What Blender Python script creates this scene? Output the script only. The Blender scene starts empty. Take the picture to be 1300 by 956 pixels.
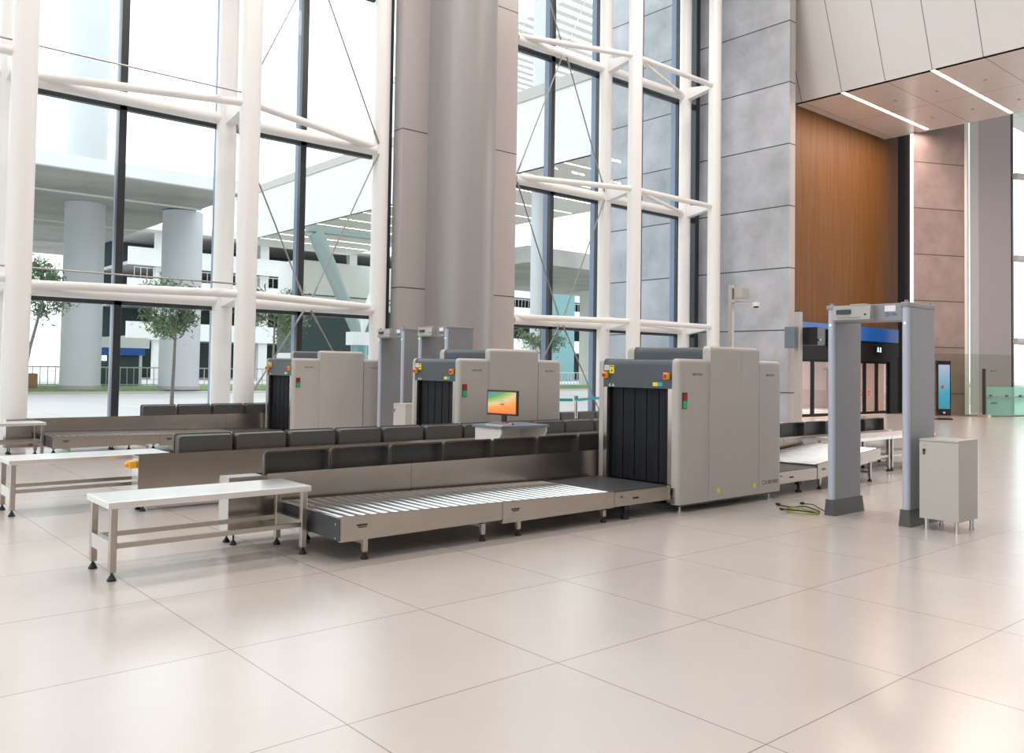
import bpy, bmesh, math, random
from mathutils import Vector, Matrix
random.seed(7)
SC = bpy.context.scene
COL = SC.collection
PI = math.pi

# ------------------------------------------------------------------ materials
def nm(name):
    m = bpy.data.materials.new(name); m.use_nodes = True
    nt = m.node_tree; b = nt.nodes['Principled BSDF']
    return m, nt, b
def mat(name, col, rough=.5, metal=0., noise=0., nscale=8., stretch=(1, 1, 1), bump=0., emit=None, estr=0., coat=0., spec=None):
    m, nt, b = nm(name)
    b.inputs['Roughness'].default_value = rough; b.inputs['Metallic'].default_value = metal
    b.inputs['Base Color'].default_value = (*col, 1)
    if coat: b.inputs['Coat Weight'].default_value = coat; b.inputs['Coat Roughness'].default_value = .12
    if spec is not None: b.inputs['Specular IOR Level'].default_value = spec
    if emit: b.inputs['Emission Color'].default_value = (*emit, 1); b.inputs['Emission Strength'].default_value = estr
    if noise or bump:
        tc = nt.nodes.new('ShaderNodeTexCoord'); mp = nt.nodes.new('ShaderNodeMapping'); mp.inputs['Scale'].default_value = stretch
        n = nt.nodes.new('ShaderNodeTexNoise'); n.inputs['Scale'].default_value = nscale; n.inputs['Detail'].default_value = 6
        nt.links.new(tc.outputs['Object'], mp.inputs[0]); nt.links.new(mp.outputs[0], n.inputs['Vector'])
        if noise:
            r = nt.nodes.new('ShaderNodeMapRange'); r.inputs[1].default_value = .25; r.inputs[2].default_value = .75
            r.inputs[3].default_value = 1 - noise; r.inputs[4].default_value = 1 + noise
            mx = nt.nodes.new('ShaderNodeVectorMath'); mx.operation = 'SCALE'; mx.inputs[0].default_value = col
            nt.links.new(n.outputs['Fac'], r.inputs[0]); nt.links.new(r.outputs[0], mx.inputs['Scale']); nt.links.new(mx.outputs[0], b.inputs['Base Color'])
        if bump:
            bp = nt.nodes.new('ShaderNodeBump'); bp.inputs['Strength'].default_value = bump; bp.inputs['Distance'].default_value = .01
            nt.links.new(n.outputs['Fac'], bp.inputs['Height']); nt.links.new(bp.outputs[0], b.inputs['Normal'])
    return m
def glass(name, tint, refl=1.0, light_mix=0.):
    m, nt, b = nm(name); nt.nodes.remove(b)
    out = nt.nodes['Material Output']
    t = nt.nodes.new('ShaderNodeBsdfTransparent'); t.inputs[0].default_value = (*tint, 1)
    g = nt.nodes.new('ShaderNodeBsdfGlossy'); g.inputs['Roughness'].default_value = .02
    f = nt.nodes.new('ShaderNodeFresnel'); f.inputs['IOR'].default_value = 1.4
    mu = nt.nodes.new('ShaderNodeMath'); mu.operation = 'MULTIPLY'; mu.inputs[1].default_value = refl
    mx = nt.nodes.new('ShaderNodeMixShader')
    ge = nt.nodes.new('ShaderNodeNewGeometry'); iv = nt.nodes.new('ShaderNodeMath'); iv.operation = 'SUBTRACT'; iv.inputs[0].default_value = 1; nt.links.new(ge.outputs['Backfacing'], iv.inputs[1])
    m2 = nt.nodes.new('ShaderNodeMath'); m2.operation = 'MULTIPLY'; nt.links.new(mu.outputs[0], m2.inputs[0]); nt.links.new(iv.outputs[0], m2.inputs[1])
    nt.links.new(f.outputs[0], mu.inputs[0]); nt.links.new(m2.outputs[0], mx.inputs[0]); nt.links.new(t.outputs[0], mx.inputs[1]); nt.links.new(g.outputs[0], mx.inputs[2])
    last = mx
    if light_mix:   # diffuse colour standing in for bright light off and through the pane
        d = nt.nodes.new('ShaderNodeBsdfDiffuse'); d.inputs[0].default_value = (*[c ** 2 for c in tint], 1)
        last = nt.nodes.new('ShaderNodeMixShader'); last.inputs[0].default_value = light_mix
        nt.links.new(mx.outputs[0], last.inputs[1]); nt.links.new(d.outputs[0], last.inputs[2])
    nt.links.new(last.outputs[0], out.inputs[0])
    return m
def jointed(name, col, axis_spec, rough=.6, jcol=(.05, .05, .055), noise=.25, nscale=.9, width=.02, stain=0., spec=.5, metal=0.):
    """panel material: joints along world axes; axis_spec = list of (axis, origin, pitch)"""
    m, nt, b = nm(name); N = nt.nodes; L = nt.links
    b.inputs['Roughness'].default_value = rough; b.inputs['Specular IOR Level'].default_value = spec; b.inputs['Metallic'].default_value = metal
    tc = N.new('ShaderNodeTexCoord'); sp = N.new('ShaderNodeSeparateXYZ'); L.new(tc.outputs['Object'], sp.inputs[0])
    total = None; cells = []
    for ax, o, p in axis_spec:
        s = N.new('ShaderNodeMath'); s.operation = 'SUBTRACT'; s.inputs[1].default_value = o; L.new(sp.outputs[ax], s.inputs[0])
        d = N.new('ShaderNodeMath'); d.operation = 'DIVIDE'; d.inputs[1].default_value = p; L.new(s.outputs[0], d.inputs[0])
        fl = N.new('ShaderNodeMath'); fl.operation = 'FLOOR'; L.new(d.outputs[0], fl.inputs[0]); cells.append(fl)
        fr = N.new('ShaderNodeMath'); fr.operation = 'FRACT'; L.new(d.outputs[0], fr.inputs[0])
        c = N.new('ShaderNodeMath'); c.operation = 'SUBTRACT'; c.inputs[1].default_value = .5; L.new(fr.outputs[0], c.inputs[0])
        a = N.new('ShaderNodeMath'); a.operation = 'ABSOLUTE'; L.new(c.outputs[0], a.inputs[0])
        g = N.new('ShaderNodeMath'); g.operation = 'GREATER_THAN'; g.inputs[1].default_value = .5 - width / 2 / p; L.new(a.outputs[0], g.inputs[0])
        if total is None: total = g
        else:
            mx = N.new('ShaderNodeMath'); mx.operation = 'MAXIMUM'; L.new(total.outputs[0], mx.inputs[0]); L.new(g.outputs[0], mx.inputs[1]); total = mx
    n = N.new('ShaderNodeTexNoise'); n.inputs['Scale'].default_value = nscale; n.inputs['Detail'].default_value = 8; n.inputs['Roughness'].default_value = .62
    L.new(tc.outputs['Object'], n.inputs['Vector'])
    r = N.new('ShaderNodeMapRange'); r.inputs[1].default_value = .3; r.inputs[2].default_value = .7; r.inputs[3].default_value = 1 - noise; r.inputs[4].default_value = 1 + noise
    L.new(n.outputs['Fac'], r.inputs[0])
    # a slightly different tone for each panel
    cb = N.new('ShaderNodeCombineXYZ')
    for i, cfl in enumerate(cells[:2]): L.new(cfl.outputs[0], cb.inputs[i])
    wn = N.new('ShaderNodeTexWhiteNoise'); L.new(cb.outputs[0], wn.inputs['Vector'])
    r2 = N.new('ShaderNodeMapRange'); r2.inputs[3].default_value = 1 - noise * .35; r2.inputs[4].default_value = 1 + noise * .35; L.new(wn.outputs['Value'], r2.inputs[0])
    pm = N.new('ShaderNodeMath'); pm.operation = 'MULTIPLY'; L.new(r.outputs[0], pm.inputs[0]); L.new(r2.outputs[0], pm.inputs[1])
    vm = N.new('ShaderNodeVectorMath'); vm.operation = 'SCALE'; vm.inputs[0].default_value = col; L.new(pm.outputs[0], vm.inputs['Scale'])
    mc = N.new('ShaderNodeMix'); mc.data_type = 'RGBA'; L.new(total.outputs[0], mc.inputs['Factor']); L.new(vm.outputs[0], mc.inputs['A']); mc.inputs['B'].default_value = (*jcol, 1)
    L.new(mc.outputs['Result'], b.inputs['Base Color'])
    return m
def brushed(name, col, rough=.32):
    m, nt, b = nm(name); N = nt.nodes; L = nt.links
    b.inputs['Metallic'].default_value = .92
    tc = N.new('ShaderNodeTexCoord'); mp = N.new('ShaderNodeMapping'); mp.inputs['Scale'].default_value = (1, 1, .25)
    n = N.new('ShaderNodeTexNoise'); n.inputs['Scale'].default_value = 5; n.inputs['Detail'].default_value = 2
    L.new(tc.outputs['Object'], mp.inputs[0]); L.new(mp.outputs[0], n.inputs['Vector'])
    r = N.new('ShaderNodeMapRange'); r.inputs[1].default_value = .3; r.inputs[2].default_value = .7; r.inputs[3].default_value = .965; r.inputs[4].default_value = 1.03
    L.new(n.outputs['Fac'], r.inputs[0])
    v = N.new('ShaderNodeVectorMath'); v.operation = 'SCALE'; v.inputs[0].default_value = col; L.new(r.outputs[0], v.inputs['Scale']); L.new(v.outputs[0], b.inputs['Base Color'])
    b.inputs['Roughness'].default_value = rough
    return m

M = {}
M['steel'] = brushed('brushed_steel', (.49, .44, .395), .25)
M['table_steel'] = brushed('table_steel', (.86, .85, .84), .33)
M['steel_smooth'] = mat('polished_steel', (.74, .73, .72), .22, .95)
M['roller'] = mat('zinc_roller', (.82, .82, .82), .2, .95)
M['zinc'] = mat('zinc_fitting', (.55, .55, .55), .35, .8)
M['rubber'] = mat('black_rubber', (.014, .014, .016), .55)
M['dark_plate'] = mat('dark_end_plate', (.035, .036, .045), .4)
M['belt'] = mat('belt_rubber', (.05, .05, .055), .45, noise=.15, nscale=30)
M['tray'] = mat('tray_plastic', (.078, .074, .072), .4, noise=.08, nscale=60, bump=.1)
M['beige'] = mat('beige_enamel', (.455, .425, .395), .38, noise=.02, nscale=2)
M['white_edge'] = mat('white_enamel', (.74, .73, .71), .35)
M['slate'] = mat('slate_enamel', (.058, .068, .080), .36)
M['curtain'] = mat('lead_curtain', (.014, .015, .019), .6, spec=.2)
M['black'] = mat('black_interior', (.008, .008, .009), .6)
M['red'] = mat('red_plastic', (.65, .03, .02), .35)
M['yellow'] = mat('yellow_plastic', (.85, .42, .02), .4)
M['yellow_label'] = mat('yellow_label', (.85, .72, .02), .5)
M['white_label'] = mat('white_label', (.82, .82, .84), .5)
M['teal_label'] = mat('teal_label', (.03, .42, .40), .5)
M['ink'] = mat('black_ink', (.02, .02, .02), .5)
M['red_lamp'] = mat('red_lamp', (.20, .008, .012), .3, emit=(.5, .01, .02), estr=.15)
M['green_lamp'] = mat('green_lamp', (.01, .16, .05), .3, emit=(.01, .5, .14), estr=.35)
M['gate'] = mat('gate_grey', (.265, .265, .285), .42)
M['gate_edge'] = mat('gate_edge_blue_grey', (.47, .50, .60), .28)
M['gate_shoe'] = mat('gate_shoe', (.085, .088, .09), .5)
M['gate_unit'] = mat('gate_unit_grey', (.40, .38, .365), .45)
M['led'] = mat('led_green', (.2, 1, .4), .4, emit=(.25, 1, .45), estr=3)
M['logo_blue'] = mat('logo_blue', (.02, .10, .30), .4)
M['cab'] = mat('cabinet_grey', (.50, .465, .435), .45)
M['cab_leg'] = mat('cabinet_leg_aluminium', (.55, .54, .52), .3, .8)
M['paint_white'] = mat('white_steel_paint', (.88, .86, .84), .35)
M['mullion'] = mat('anthracite_mullion', (.030, .034, .042), .3, spec=.6)
M['mull_lit_side'] = mat('mullion_lit_blue', (.20, .26, .38), .3)  # bluish daylight on the mullion sides, painted into the colour
M['rod'] = mat('stainless_rod', (.35, .33, .31), .35, .8)
M['glass'] = glass('facade_glass', (.93, .965, .96), .75)
M['glass_green'] = glass('green_glass', (.72, .93, .88), 1.0, light_mix=.35)
M['glass_smoke'] = glass('smoked_glass', (.87, .89, .85), .8)
M['glass_door'] = glass('door_glass', (.80, .82, .84), 1.4)
M['stone'] = jointed('grey_concrete_slab', (.46, .465, .50), [(2, 2.76, 1.885)], rough=.55, noise=.24, nscale=.8, width=.035)
M['stone_side'] = jointed('concrete_slab_edge', (.50, .46, .45), [(2, 2.76, 1.885)], rough=.5, noise=.06, nscale=.8, width=.035)
M['stone2'] = jointed('warm_concrete_slab', (.315, .245, .225), [(2, 2.48, 1.68)], rough=.6, noise=.20, nscale=1.1, width=.035, jcol=(.08, .06, .055))
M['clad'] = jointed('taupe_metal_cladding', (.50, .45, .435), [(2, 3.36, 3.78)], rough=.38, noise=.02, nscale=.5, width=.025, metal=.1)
M['wood'] = None
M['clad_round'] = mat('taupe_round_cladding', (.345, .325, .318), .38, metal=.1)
M['soffit'] = jointed('soffit_panel', (.76, .69, .65), [(1, 12.07, 2.76), (0, 28.2, 3.3)], rough=.3, noise=.02, nscale=.5, width=.022, jcol=(.25, .2, .18))
M['fascia'] = jointed('fascia_panel', (.74, .72, .71), [(1, 12.07, 1.38)], rough=.4, noise=.02, nscale=.5, width=.022, jcol=(.12, .11, .11))
M['strip_light'] = mat('strip_light', (1, .95, .9), .5, emit=(1, .88, .78), estr=6)
M['ceiling'] = jointed('ceiling_panel', (.70, .68, .66), [(0, 0, 1.5), (1, 0, 1.5)], rough=.6, noise=.02, width=.02)
M['door_frame'] = mat('black_door_frame', (.012, .010, .011), .5, spec=.15)
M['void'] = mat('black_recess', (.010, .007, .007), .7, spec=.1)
M['blue_band'] = mat('blue_sign_band', (.005, .10, .42), .35, emit=(.005, .13, .55), estr=.12)
M['screen_black'] = mat('screen_black', (.012, .012, .014), .25)
M['exit_green'] = mat('exit_green', (.02, .2, .1), .4, emit=(.5, 1, .85), estr=2.2)
M['red_sticker'] = mat('red_sticker', (.7, .03, .05), .4)
M['desk'] = mat('desk_pale_laminate', (.66, .63, .60), .4)
M['desk_top'] = mat('desk_slate_top', (.16, .20, .24), .35)
M['grey_plastic'] = mat('pale_grey_plastic', (.55, .54, .54), .4)
M['teal_belt'] = mat('teal_webbing', (.015, .42, .44), .6)
M['conc'] = mat('exterior_concrete', (.42, .405, .39), .75, noise=.25, nscale=.35)
M['white_wall'] = mat('exterior_white', (.80, .80, .79), .6, noise=.03, nscale=.4)
M['round_col'] = mat('exterior_column', (.62, .64, .67), .55, noise=.04, nscale=.5)
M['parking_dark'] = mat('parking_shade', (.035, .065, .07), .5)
M['parking_glass'] = mat('teal_glazing', (.12, .29, .31), .15, spec=.8)
M['green_steel'] = mat('pale_green_steel', (.30, .38, .37), .35)
M['pave'] = jointed('exterior_paving', (.62, .60, .60), [(0, 0, 3), (1, 0, 3)], rough=.6, noise=.06, nscale=.3, width=.03, jcol=(.4, .39, .38))
M['kerb'] = mat('pinkish_kerb', (.52, .47, .46), .7, noise=.05)
M['grass'] = mat('grass', (.20, .32, .12), .9, noise=.4, nscale=3)
M['leaf'] = mat('pine_leaf', (.17, .25, .13), .7, noise=.3, nscale=3)
M['bark'] = mat('bark', (.27, .25, .23), .85, noise=.3, nscale=20)
M['awning'] = mat('blue_awning', (.02, .10, .45), .5)
M['planter'] = mat('terracotta_planter', (.42, .22, .13), .7)
M['cable_green'] = mat('green_yellow_cable', (.30, .33, .04), .5)
M['cable_dark'] = mat('dark_cable', (.03, .028, .025), .5)
M['downlight'] = mat('downlight', (1, 1, 1), .5, emit=(1, .97, .9), estr=6)

def wood_mat():
    m, nt, b = nm('oak_veneer'); N = nt.nodes; L = nt.links
    tc = N.new('ShaderNodeTexCoord'); mp = N.new('ShaderNodeMapping'); mp.inputs['Scale'].default_value = (2.2, 2.2, .10)
    n = N.new('ShaderNodeTexNoise'); n.inputs['Scale'].default_value = 5; n.inputs['Detail'].default_value = 9
    L.new(tc.outputs['Object'], mp.inputs[0]); L.new(mp.outputs[0], n.inputs['Vector'])
    cr = N.new('ShaderNodeValToRGB'); cr.color_ramp.elements[0].position = .3; cr.color_ramp.elements[0].color = (.135, .056, .012, 1)
    cr.color_ramp.elements[1].position = .72; cr.color_ramp.elements[1].color = (.195, .084, .020, 1)
    L.new(n.outputs['Fac'], cr.inputs[0]); L.new(cr.outputs[0], b.inputs['Base Color']); b.inputs['Roughness'].default_value = .55; b.inputs['Specular IOR Level'].default_value = .25
    return m
M['wood'] = wood_mat()
def screen_mat(name, stops, axis_mix=(1, 1), estr=1.2, scale=(1, 1)):
    """a lit screen picture: two-dimensional colour blend over the screen's own surface"""
    m, nt, b = nm(name); N = nt.nodes; L = nt.links
    b.inputs['Roughness'].default_value = .25; b.inputs['Base Color'].default_value = (.02, .02, .02, 1)
    tc = N.new('ShaderNodeTexCoord'); sp = N.new('ShaderNodeSeparateXYZ'); L.new(tc.outputs['Generated'], sp.inputs[0])
    a = N.new('ShaderNodeMath'); a.operation = 'MULTIPLY_ADD'; a.inputs[1].default_value = axis_mix[0]; a.inputs[2].default_value = axis_mix[1]; L.new(sp.outputs[1], a.inputs[0])
    c = N.new('ShaderNodeMath'); c.operation = 'MULTIPLY'; L.new(sp.outputs[2], c.inputs[0]); L.new(a.outputs[0], c.inputs[1])
    cr = N.new('ShaderNodeValToRGB'); e = cr.color_ramp.elements
    e[0].position, e[0].color = stops[0][0], (*stops[0][1], 1); e[1].position, e[1].color = stops[-1][0], (*stops[-1][1], 1)
    for p, k in stops[1:-1]:
        x = e.new(p); x.color = (*k, 1)
    L.new(c.outputs[0], cr.inputs[0]); L.new(cr.outputs[0], b.inputs['Emission Color']); b.inputs['Emission Strength'].default_value = estr
    return m
def floor_mat():
    m, nt, b = nm('polished_porcelain_tile'); N = nt.nodes; L = nt.links
    tc = N.new('ShaderNodeTexCoord'); sp = N.new('ShaderNodeSeparateXYZ'); L.new(tc.outputs['Object'], sp.inputs[0])
    tot = None; fls = []
    for ax, o in ((0, 1.836), (1, 5.546)):
        s = N.new('ShaderNodeMath'); s.operation = 'SUBTRACT'; s.inputs[1].default_value = o; L.new(sp.outputs[ax], s.inputs[0])
        d = N.new('ShaderNodeMath'); d.operation = 'DIVIDE'; d.inputs[1].default_value = 1.2; L.new(s.outputs[0], d.inputs[0])
        fl = N.new('ShaderNodeMath'); fl.operation = 'FLOOR'; L.new(d.outputs[0], fl.inputs[0]); fls.append(fl)
        fr = N.new('ShaderNodeMath'); fr.operation = 'FRACT'; L.new(d.outputs[0], fr.inputs[0])
        c = N.new('ShaderNodeMath'); c.operation = 'SUBTRACT'; c.inputs[1].default_value = .5; L.new(fr.outputs[0], c.inputs[0])
        a = N.new('ShaderNodeMath'); a.operation = 'ABSOLUTE'; L.new(c.outputs[0], a.inputs[0])
        g = N.new('ShaderNodeMath'); g.operation = 'GREATER_THAN'; g.inputs[1].default_value = .5 - .003 / 1.2; L.new(a.outputs[0], g.inputs[0])
        if tot is None: tot = g
        else:
            mx = N.new('ShaderNodeMath'); mx.operation = 'MAXIMUM'; L.new(tot.outputs[0], mx.inputs[0]); L.new(g.outputs[0], mx.inputs[1]); tot = mx
    cb = N.new('ShaderNodeCombineXYZ'); L.new(fls[0].outputs[0], cb.inputs[0]); L.new(fls[1].outputs[0], cb.inputs[1])
    wn = N.new('ShaderNodeTexWhiteNoise'); L.new(cb.outputs[0], wn.inputs['Vector'])
    n = N.new('ShaderNodeTexNoise'); n.inputs['Scale'].default_value = 1.7; n.inputs['Detail'].default_value = 5; L.new(tc.outputs['Object'], n.inputs['Vector'])
    r = N.new('ShaderNodeMapRange'); r.inputs[3].default_value = .985; r.inputs[4].default_value = 1.01; L.new(wn.outputs['Value'], r.inputs[0])
    r2 = N.new('ShaderNodeMapRange'); r2.inputs[1].default_value = .3; r2.inputs[2].default_value = .7; r2.inputs[3].default_value = .975; r2.inputs[4].default_value = 1.02; L.new(n.outputs['Fac'], r2.inputs[0])
    mu = N.new('ShaderNodeMath'); mu.operation = 'MULTIPLY'; L.new(r.outputs[0], mu.inputs[0]); L.new(r2.outputs[0], mu.inputs[1])
    v = N.new('ShaderNodeVectorMath'); v.operation = 'SCALE'; v.inputs[0].default_value = FLOORCOL; L.new(mu.outputs[0], v.inputs['Scale'])
    mc = N.new('ShaderNodeMix'); mc.data_type = 'RGBA'; L.new(tot.outputs[0], mc.inputs['Factor']); L.new(v.outputs[0], mc.inputs['A']); mc.inputs['B'].default_value = (.26, .20, .17, 1)
    L.new(mc.outputs['Result'], b.inputs['Base Color'])
    b.inputs['Roughness'].default_value = .24; b.inputs['Specular IOR Level'].default_value = .85; b.inputs['Coat Weight'].default_value = .55; b.inputs['Coat Roughness'].default_value = .22
    return m
FLOORCOL = (.615, .555, .52)
M['floor'] = floor_mat()

# ------------------------------------------------------------------ mesh builder
class MB:
    def __init__(s): s.bm = bmesh.new()
    def box(s, x0, x1, y0, y1, z0, z1, bev=0., seg=3, which=None):
        r = bmesh.ops.create_cube(s.bm, size=1)
        for v in r['verts']:
            v.co = Vector(((x0 + x1) / 2 + v.co.x * (x1 - x0), (y0 + y1) / 2 + v.co.y * (y1 - y0), (z0 + z1) / 2 + v.co.z * (z1 - z0)))
        if bev:
            es = list({e for v in r['verts'] for e in v.link_edges})
            if which: es = [e for e in es if which(*[Vector(v.co) for v in e.verts])]
            if es: bmesh.ops.bevel(s.bm, geom=es, offset=bev, segments=seg, profile=.5, affect='EDGES')
        return s
    def tube(s, p0, p1, r, r2=None, n=12, caps=True):
        p0, p1 = Vector(p0), Vector(p1); d = p1 - p0
        q = d.to_track_quat('Z', 'Y').to_matrix().to_4x4()
        bmesh.ops.create_cone(s.bm, cap_ends=caps, segments=n, radius1=r, radius2=r if r2 is None else r2, depth=d.length, matrix=Matrix.Translation((p0 + p1) / 2) @ q)
        return s
    def path(s, pts, r, n=8):
        pts = [Vector(p) for p in pts]; rings = []
        for i, p in enumerate(pts):
            d = (pts[min(i + 1, len(pts) - 1)] - pts[max(i - 1, 0)]).normalized()
            u = d.cross(Vector((0, 0, 1)));  u = Vector((1, 0, 0)) if u.length < 1e-3 else u.normalized(); w = d.cross(u)
            rr = r if not isinstance(r, (list, tuple)) else r[i]
            rings.append([s.bm.verts.new(p + rr * (math.cos(2 * PI * k / n) * u + math.sin(2 * PI * k / n) * w)) for k in range(n)])
        for a, b in zip(rings, rings[1:]):
            for k in range(n): s.bm.faces.new((a[k], a[(k + 1) % n], b[(k + 1) % n], b[k]))
        s.bm.faces.new(rings[0][::-1]); s.bm.faces.new(rings[-1])
        return s
    def prism(s, pts, axis, a, b):
        """extrude a 2D outline along axis from a to b; the outline's coordinates are the two other axes in order"""
        def P(p, t):
            l = [p[0], p[1]]; l.insert(axis, t); return Vector(l)
        A = [s.bm.verts.new(P(p, a)) for p in pts]; B = [s.bm.verts.new(P(p, b)) for p in pts]
        s.bm.faces.new(A[::-1]); s.bm.faces.new(B)
        for i in range(len(pts)): j = (i + 1) % len(pts); s.bm.faces.new((A[i], A[j], B[j], B[i]))
        return s
    def build(s, name, m, parent=None, smooth=False, loc=None):
        bmesh.ops.recalc_face_normals(s.bm, faces=s.bm.faces)
        me = bpy.data.meshes.new(name); s.bm.to_mesh(me); s.bm.free()
        if smooth:
            for p in me.polygons: p.use_smooth = True
            me.update()
        me.materials.append(m if not isinstance(m, str) else M[m])
        o = bpy.data.objects.new(name, me); COL.objects.link(o)
        if smooth:
            md = o.modifiers.new('edge', 'EDGE_SPLIT'); md.split_angle = math.radians(38)
            md = o.modifiers.new('normals', 'WEIGHTED_NORMAL'); md.keep_sharp = True
        if loc: o.location = loc
        if parent: o.parent = parent
        return o
def thing(name, label, cat, loc=(0, 0, 0), rz=0., group=None):
    o = bpy.data.objects.new(name, None); COL.objects.link(o); o.location = loc; o.rotation_euler = (0, 0, rz); o.empty_display_size = .1
    o['label'] = label; o['category'] = cat
    if group: o['group'] = group
    return o
def tag(o, label, cat, group=None, kind=None):
    o['label'] = label; o['category'] = cat
    if group: o['group'] = group
    if kind: o['kind'] = kind
    return o
def struct(o, label=None):
    o['kind'] = 'structure'
    if label: o['label'] = label
    return o
def empty_struct(name, label=None):
    o = bpy.data.objects.new(name, None); COL.objects.link(o); struct(o, label); return o
def dup(root, loc, rz=None, label=None, group=None):
    r = root.copy(); COL.objects.link(r); r.location = loc
    if rz is not None: r.rotation_euler = (0, 0, rz)
    if label: r['label'] = label
    if group: r['group'] = group
    for ch in list(root.children):
        c = ch.copy(); COL.objects.link(c); c.parent = r
        for g in list(ch.children):
            d = g.copy(); COL.objects.link(d); d.parent = c
    return r
def text(body, name, m, parent, origin, right, up, height, depth=.001):
    cu = bpy.data.curves.new(name, 'FONT'); cu.body = body; cu.size = height * 1.4; cu.extrude = depth
    tmp = bpy.data.objects.new(name, cu); COL.objects.link(tmp); bpy.context.view_layer.update()
    me = bpy.data.meshes.new_from_object(tmp.evaluated_get(bpy.context.evaluated_depsgraph_get())); bpy.data.objects.remove(tmp); me.name = name
    me.materials.clear(); me.materials.append(M[m]); o = bpy.data.objects.new(name, me); COL.objects.link(o)
    right = Vector(right).normalized(); up = Vector(up).normalized(); n = right.cross(up)
    mt = Matrix((right, up, n)).transposed().to_4x4(); mt.translation = Vector(origin); o.matrix_local = mt
    o.parent = parent
    return o

# ------------------------------------------------------------------ feet, legs
def foot(parent, x, y, z):
    m = MB(); m.tube((x, y, 0), (x, y, .012), .030, n=14); m.tube((x, y, .012), (x, y, .040), .028, .013, n=14); m.tube((x, y, .04), (x, y, z), .008, n=8)
    return m.build('leveling_foot', 'rubber', parent, smooth=True)
def leg(parent, x, y, z0, z1, w=.04, name='leg'):
    o = MB().box(x - w / 2, x + w / 2, y - w / 2, y + w / 2, z0, z1, .003, 1).build(name, 'steel', parent)
    foot(o, x, y, z0 + .005)
    return o

# ------------------------------------------------------------------ inspection table (local: x 0..L, y 0..W)
def make_table(name='steel_table', label='', L=1.50, W=.535, H=.535):
    t = thing(name, label, 'table')
    m = MB(); m.box(0, L, 0, W, H - .045, H, .004, 2); m.build('tabletop', 'table_steel', t)
    for x in (.045, L - .045):
        for y in (.04, W - .04): leg(t, x, y, .055, H - .045, .045)
    for y in (.04, W - .04): MB().box(.068, L - .068, y - .015, y + .015, .215, .250).build('side_rail', 'steel', t)
    for x in (.045, L - .045): MB().box(x - .02, x + .02, .063, W - .063, .165, .265).build('end_rail', 'steel_smooth', t)
    return t

# ------------------------------------------------------------------ roller conveyor (local x 0..L, y 0..W), slope in z
def make_conveyor(label, L, W, za, zb, legs, end_plate=True, plate=True):
    t = thing('roller_conveyor', label, 'conveyor')
    Z = lambda x: za + (zb - za) * x / L
    for y0, y1 in ((0, .035), (W - .035, W)):
        r = MB().prism([(0, Z(0) - .185), (L, Z(L) - .15), (L, Z(L)), (0, Z(0))], 1, y0, y1).build('side_rail', 'steel', t)
    if end_plate:
        p = MB().box(-.006, 0, .0, W, Z(0) - .175, Z(0) - .012, .002, 1).build('end_plate', 'dark_plate', t)
        for yy in (.06, W - .06):
            for zz in (.035, .14): MB().tube((-.007, yy, Z(0) - .02 - zz), (-.011, yy, Z(0) - .02 - zz), .008, n=10).build('bolt', 'steel_smooth', p)
    MB().prism([(.0, Z(0) - .10), (L, Z(L) - .10), (L, Z(L) - .094), (0, Z(0) - .094)], 1, .036, W - .036).build('gap_shade_sheet', 'dark_plate', t)  # added dark sheet standing in for the shade between rollers
    n = int(round((L - .05) / .098))
    pr = MB(); pr.tube((0, .036, 0), (0, W - .036, 0), .0215, n=14)
    r0 = pr.build('roller', 'roller', t, smooth=True)
    for i in range(n):
        x = .045 + i * (L - .09) / (n - 1)
        o = r0 if i == 0 else r0.copy()
        if i: COL.objects.link(o); o.parent = t
        o.location = (x, 0, Z(x) - .018)
    for x in legs:
        for y in (.05, W - .05): leg(t, x, y, .055, Z(x) - .17, .04)
        MB().box(x - .015, x + .015, .071, W - .071, .115, .145).build('cross_brace', 'steel', t)
    if plate:
        x = .14 if end_plate else .10
        m = MB(); m.box(x, x + .09, -.0025, 0, Z(x) - .075, Z(x) - .062); m.box(x + .012, x + .085, -.0025, 0, Z(x) - .088, Z(x) - .08); m.build('maker_plate', 'ink', t)
    return t
# ------------------------------------------------------------------ motor belt unit
def make_belt(label, L, W, z, feet_x, dark=True):
    t = thing('belt_conveyor', label, 'conveyor')
    for y0, y1 in ((0, .03), (W - .03, W)):
        MB().box(0, L, y0, y1, z - .14, z).build('side_panel', 'steel', t)
    m = MB(); m.box(.01, L, .032, W - .032, z - .11, z + .004, .02, 3, lambda a, b: abs(a.x - b.x) < 1e-4 and abs(a.z - b.z) < 1e-4); m.build('belt', 'belt', t, smooth=True)
    m = MB()
    for q in (.30, .335, .36): m.tube((q * L / .9, -.001, z - .075), (q * L / .9, -.006, z - .075), .010, n=10)
    m.tube((.12 * L, -.001, z - .05), (.12 * L, -.005, z - .05), .008, n=10)
    m.build('switch', 'black', t)
    for x in feet_x:
        for y in (.06, W - .06):
            m = MB(); m.box(x - .035, x + .035, y - .03, y + .03, z - .19, z - .141); m.tube((x, y, .03), (x, y, z - .19), .018, n=10); m.tube((x, y, 0), (x, y, .03), .045, .035, n=14)
            m.build('leg', 'rubber', t, smooth=True)
    return t
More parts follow.
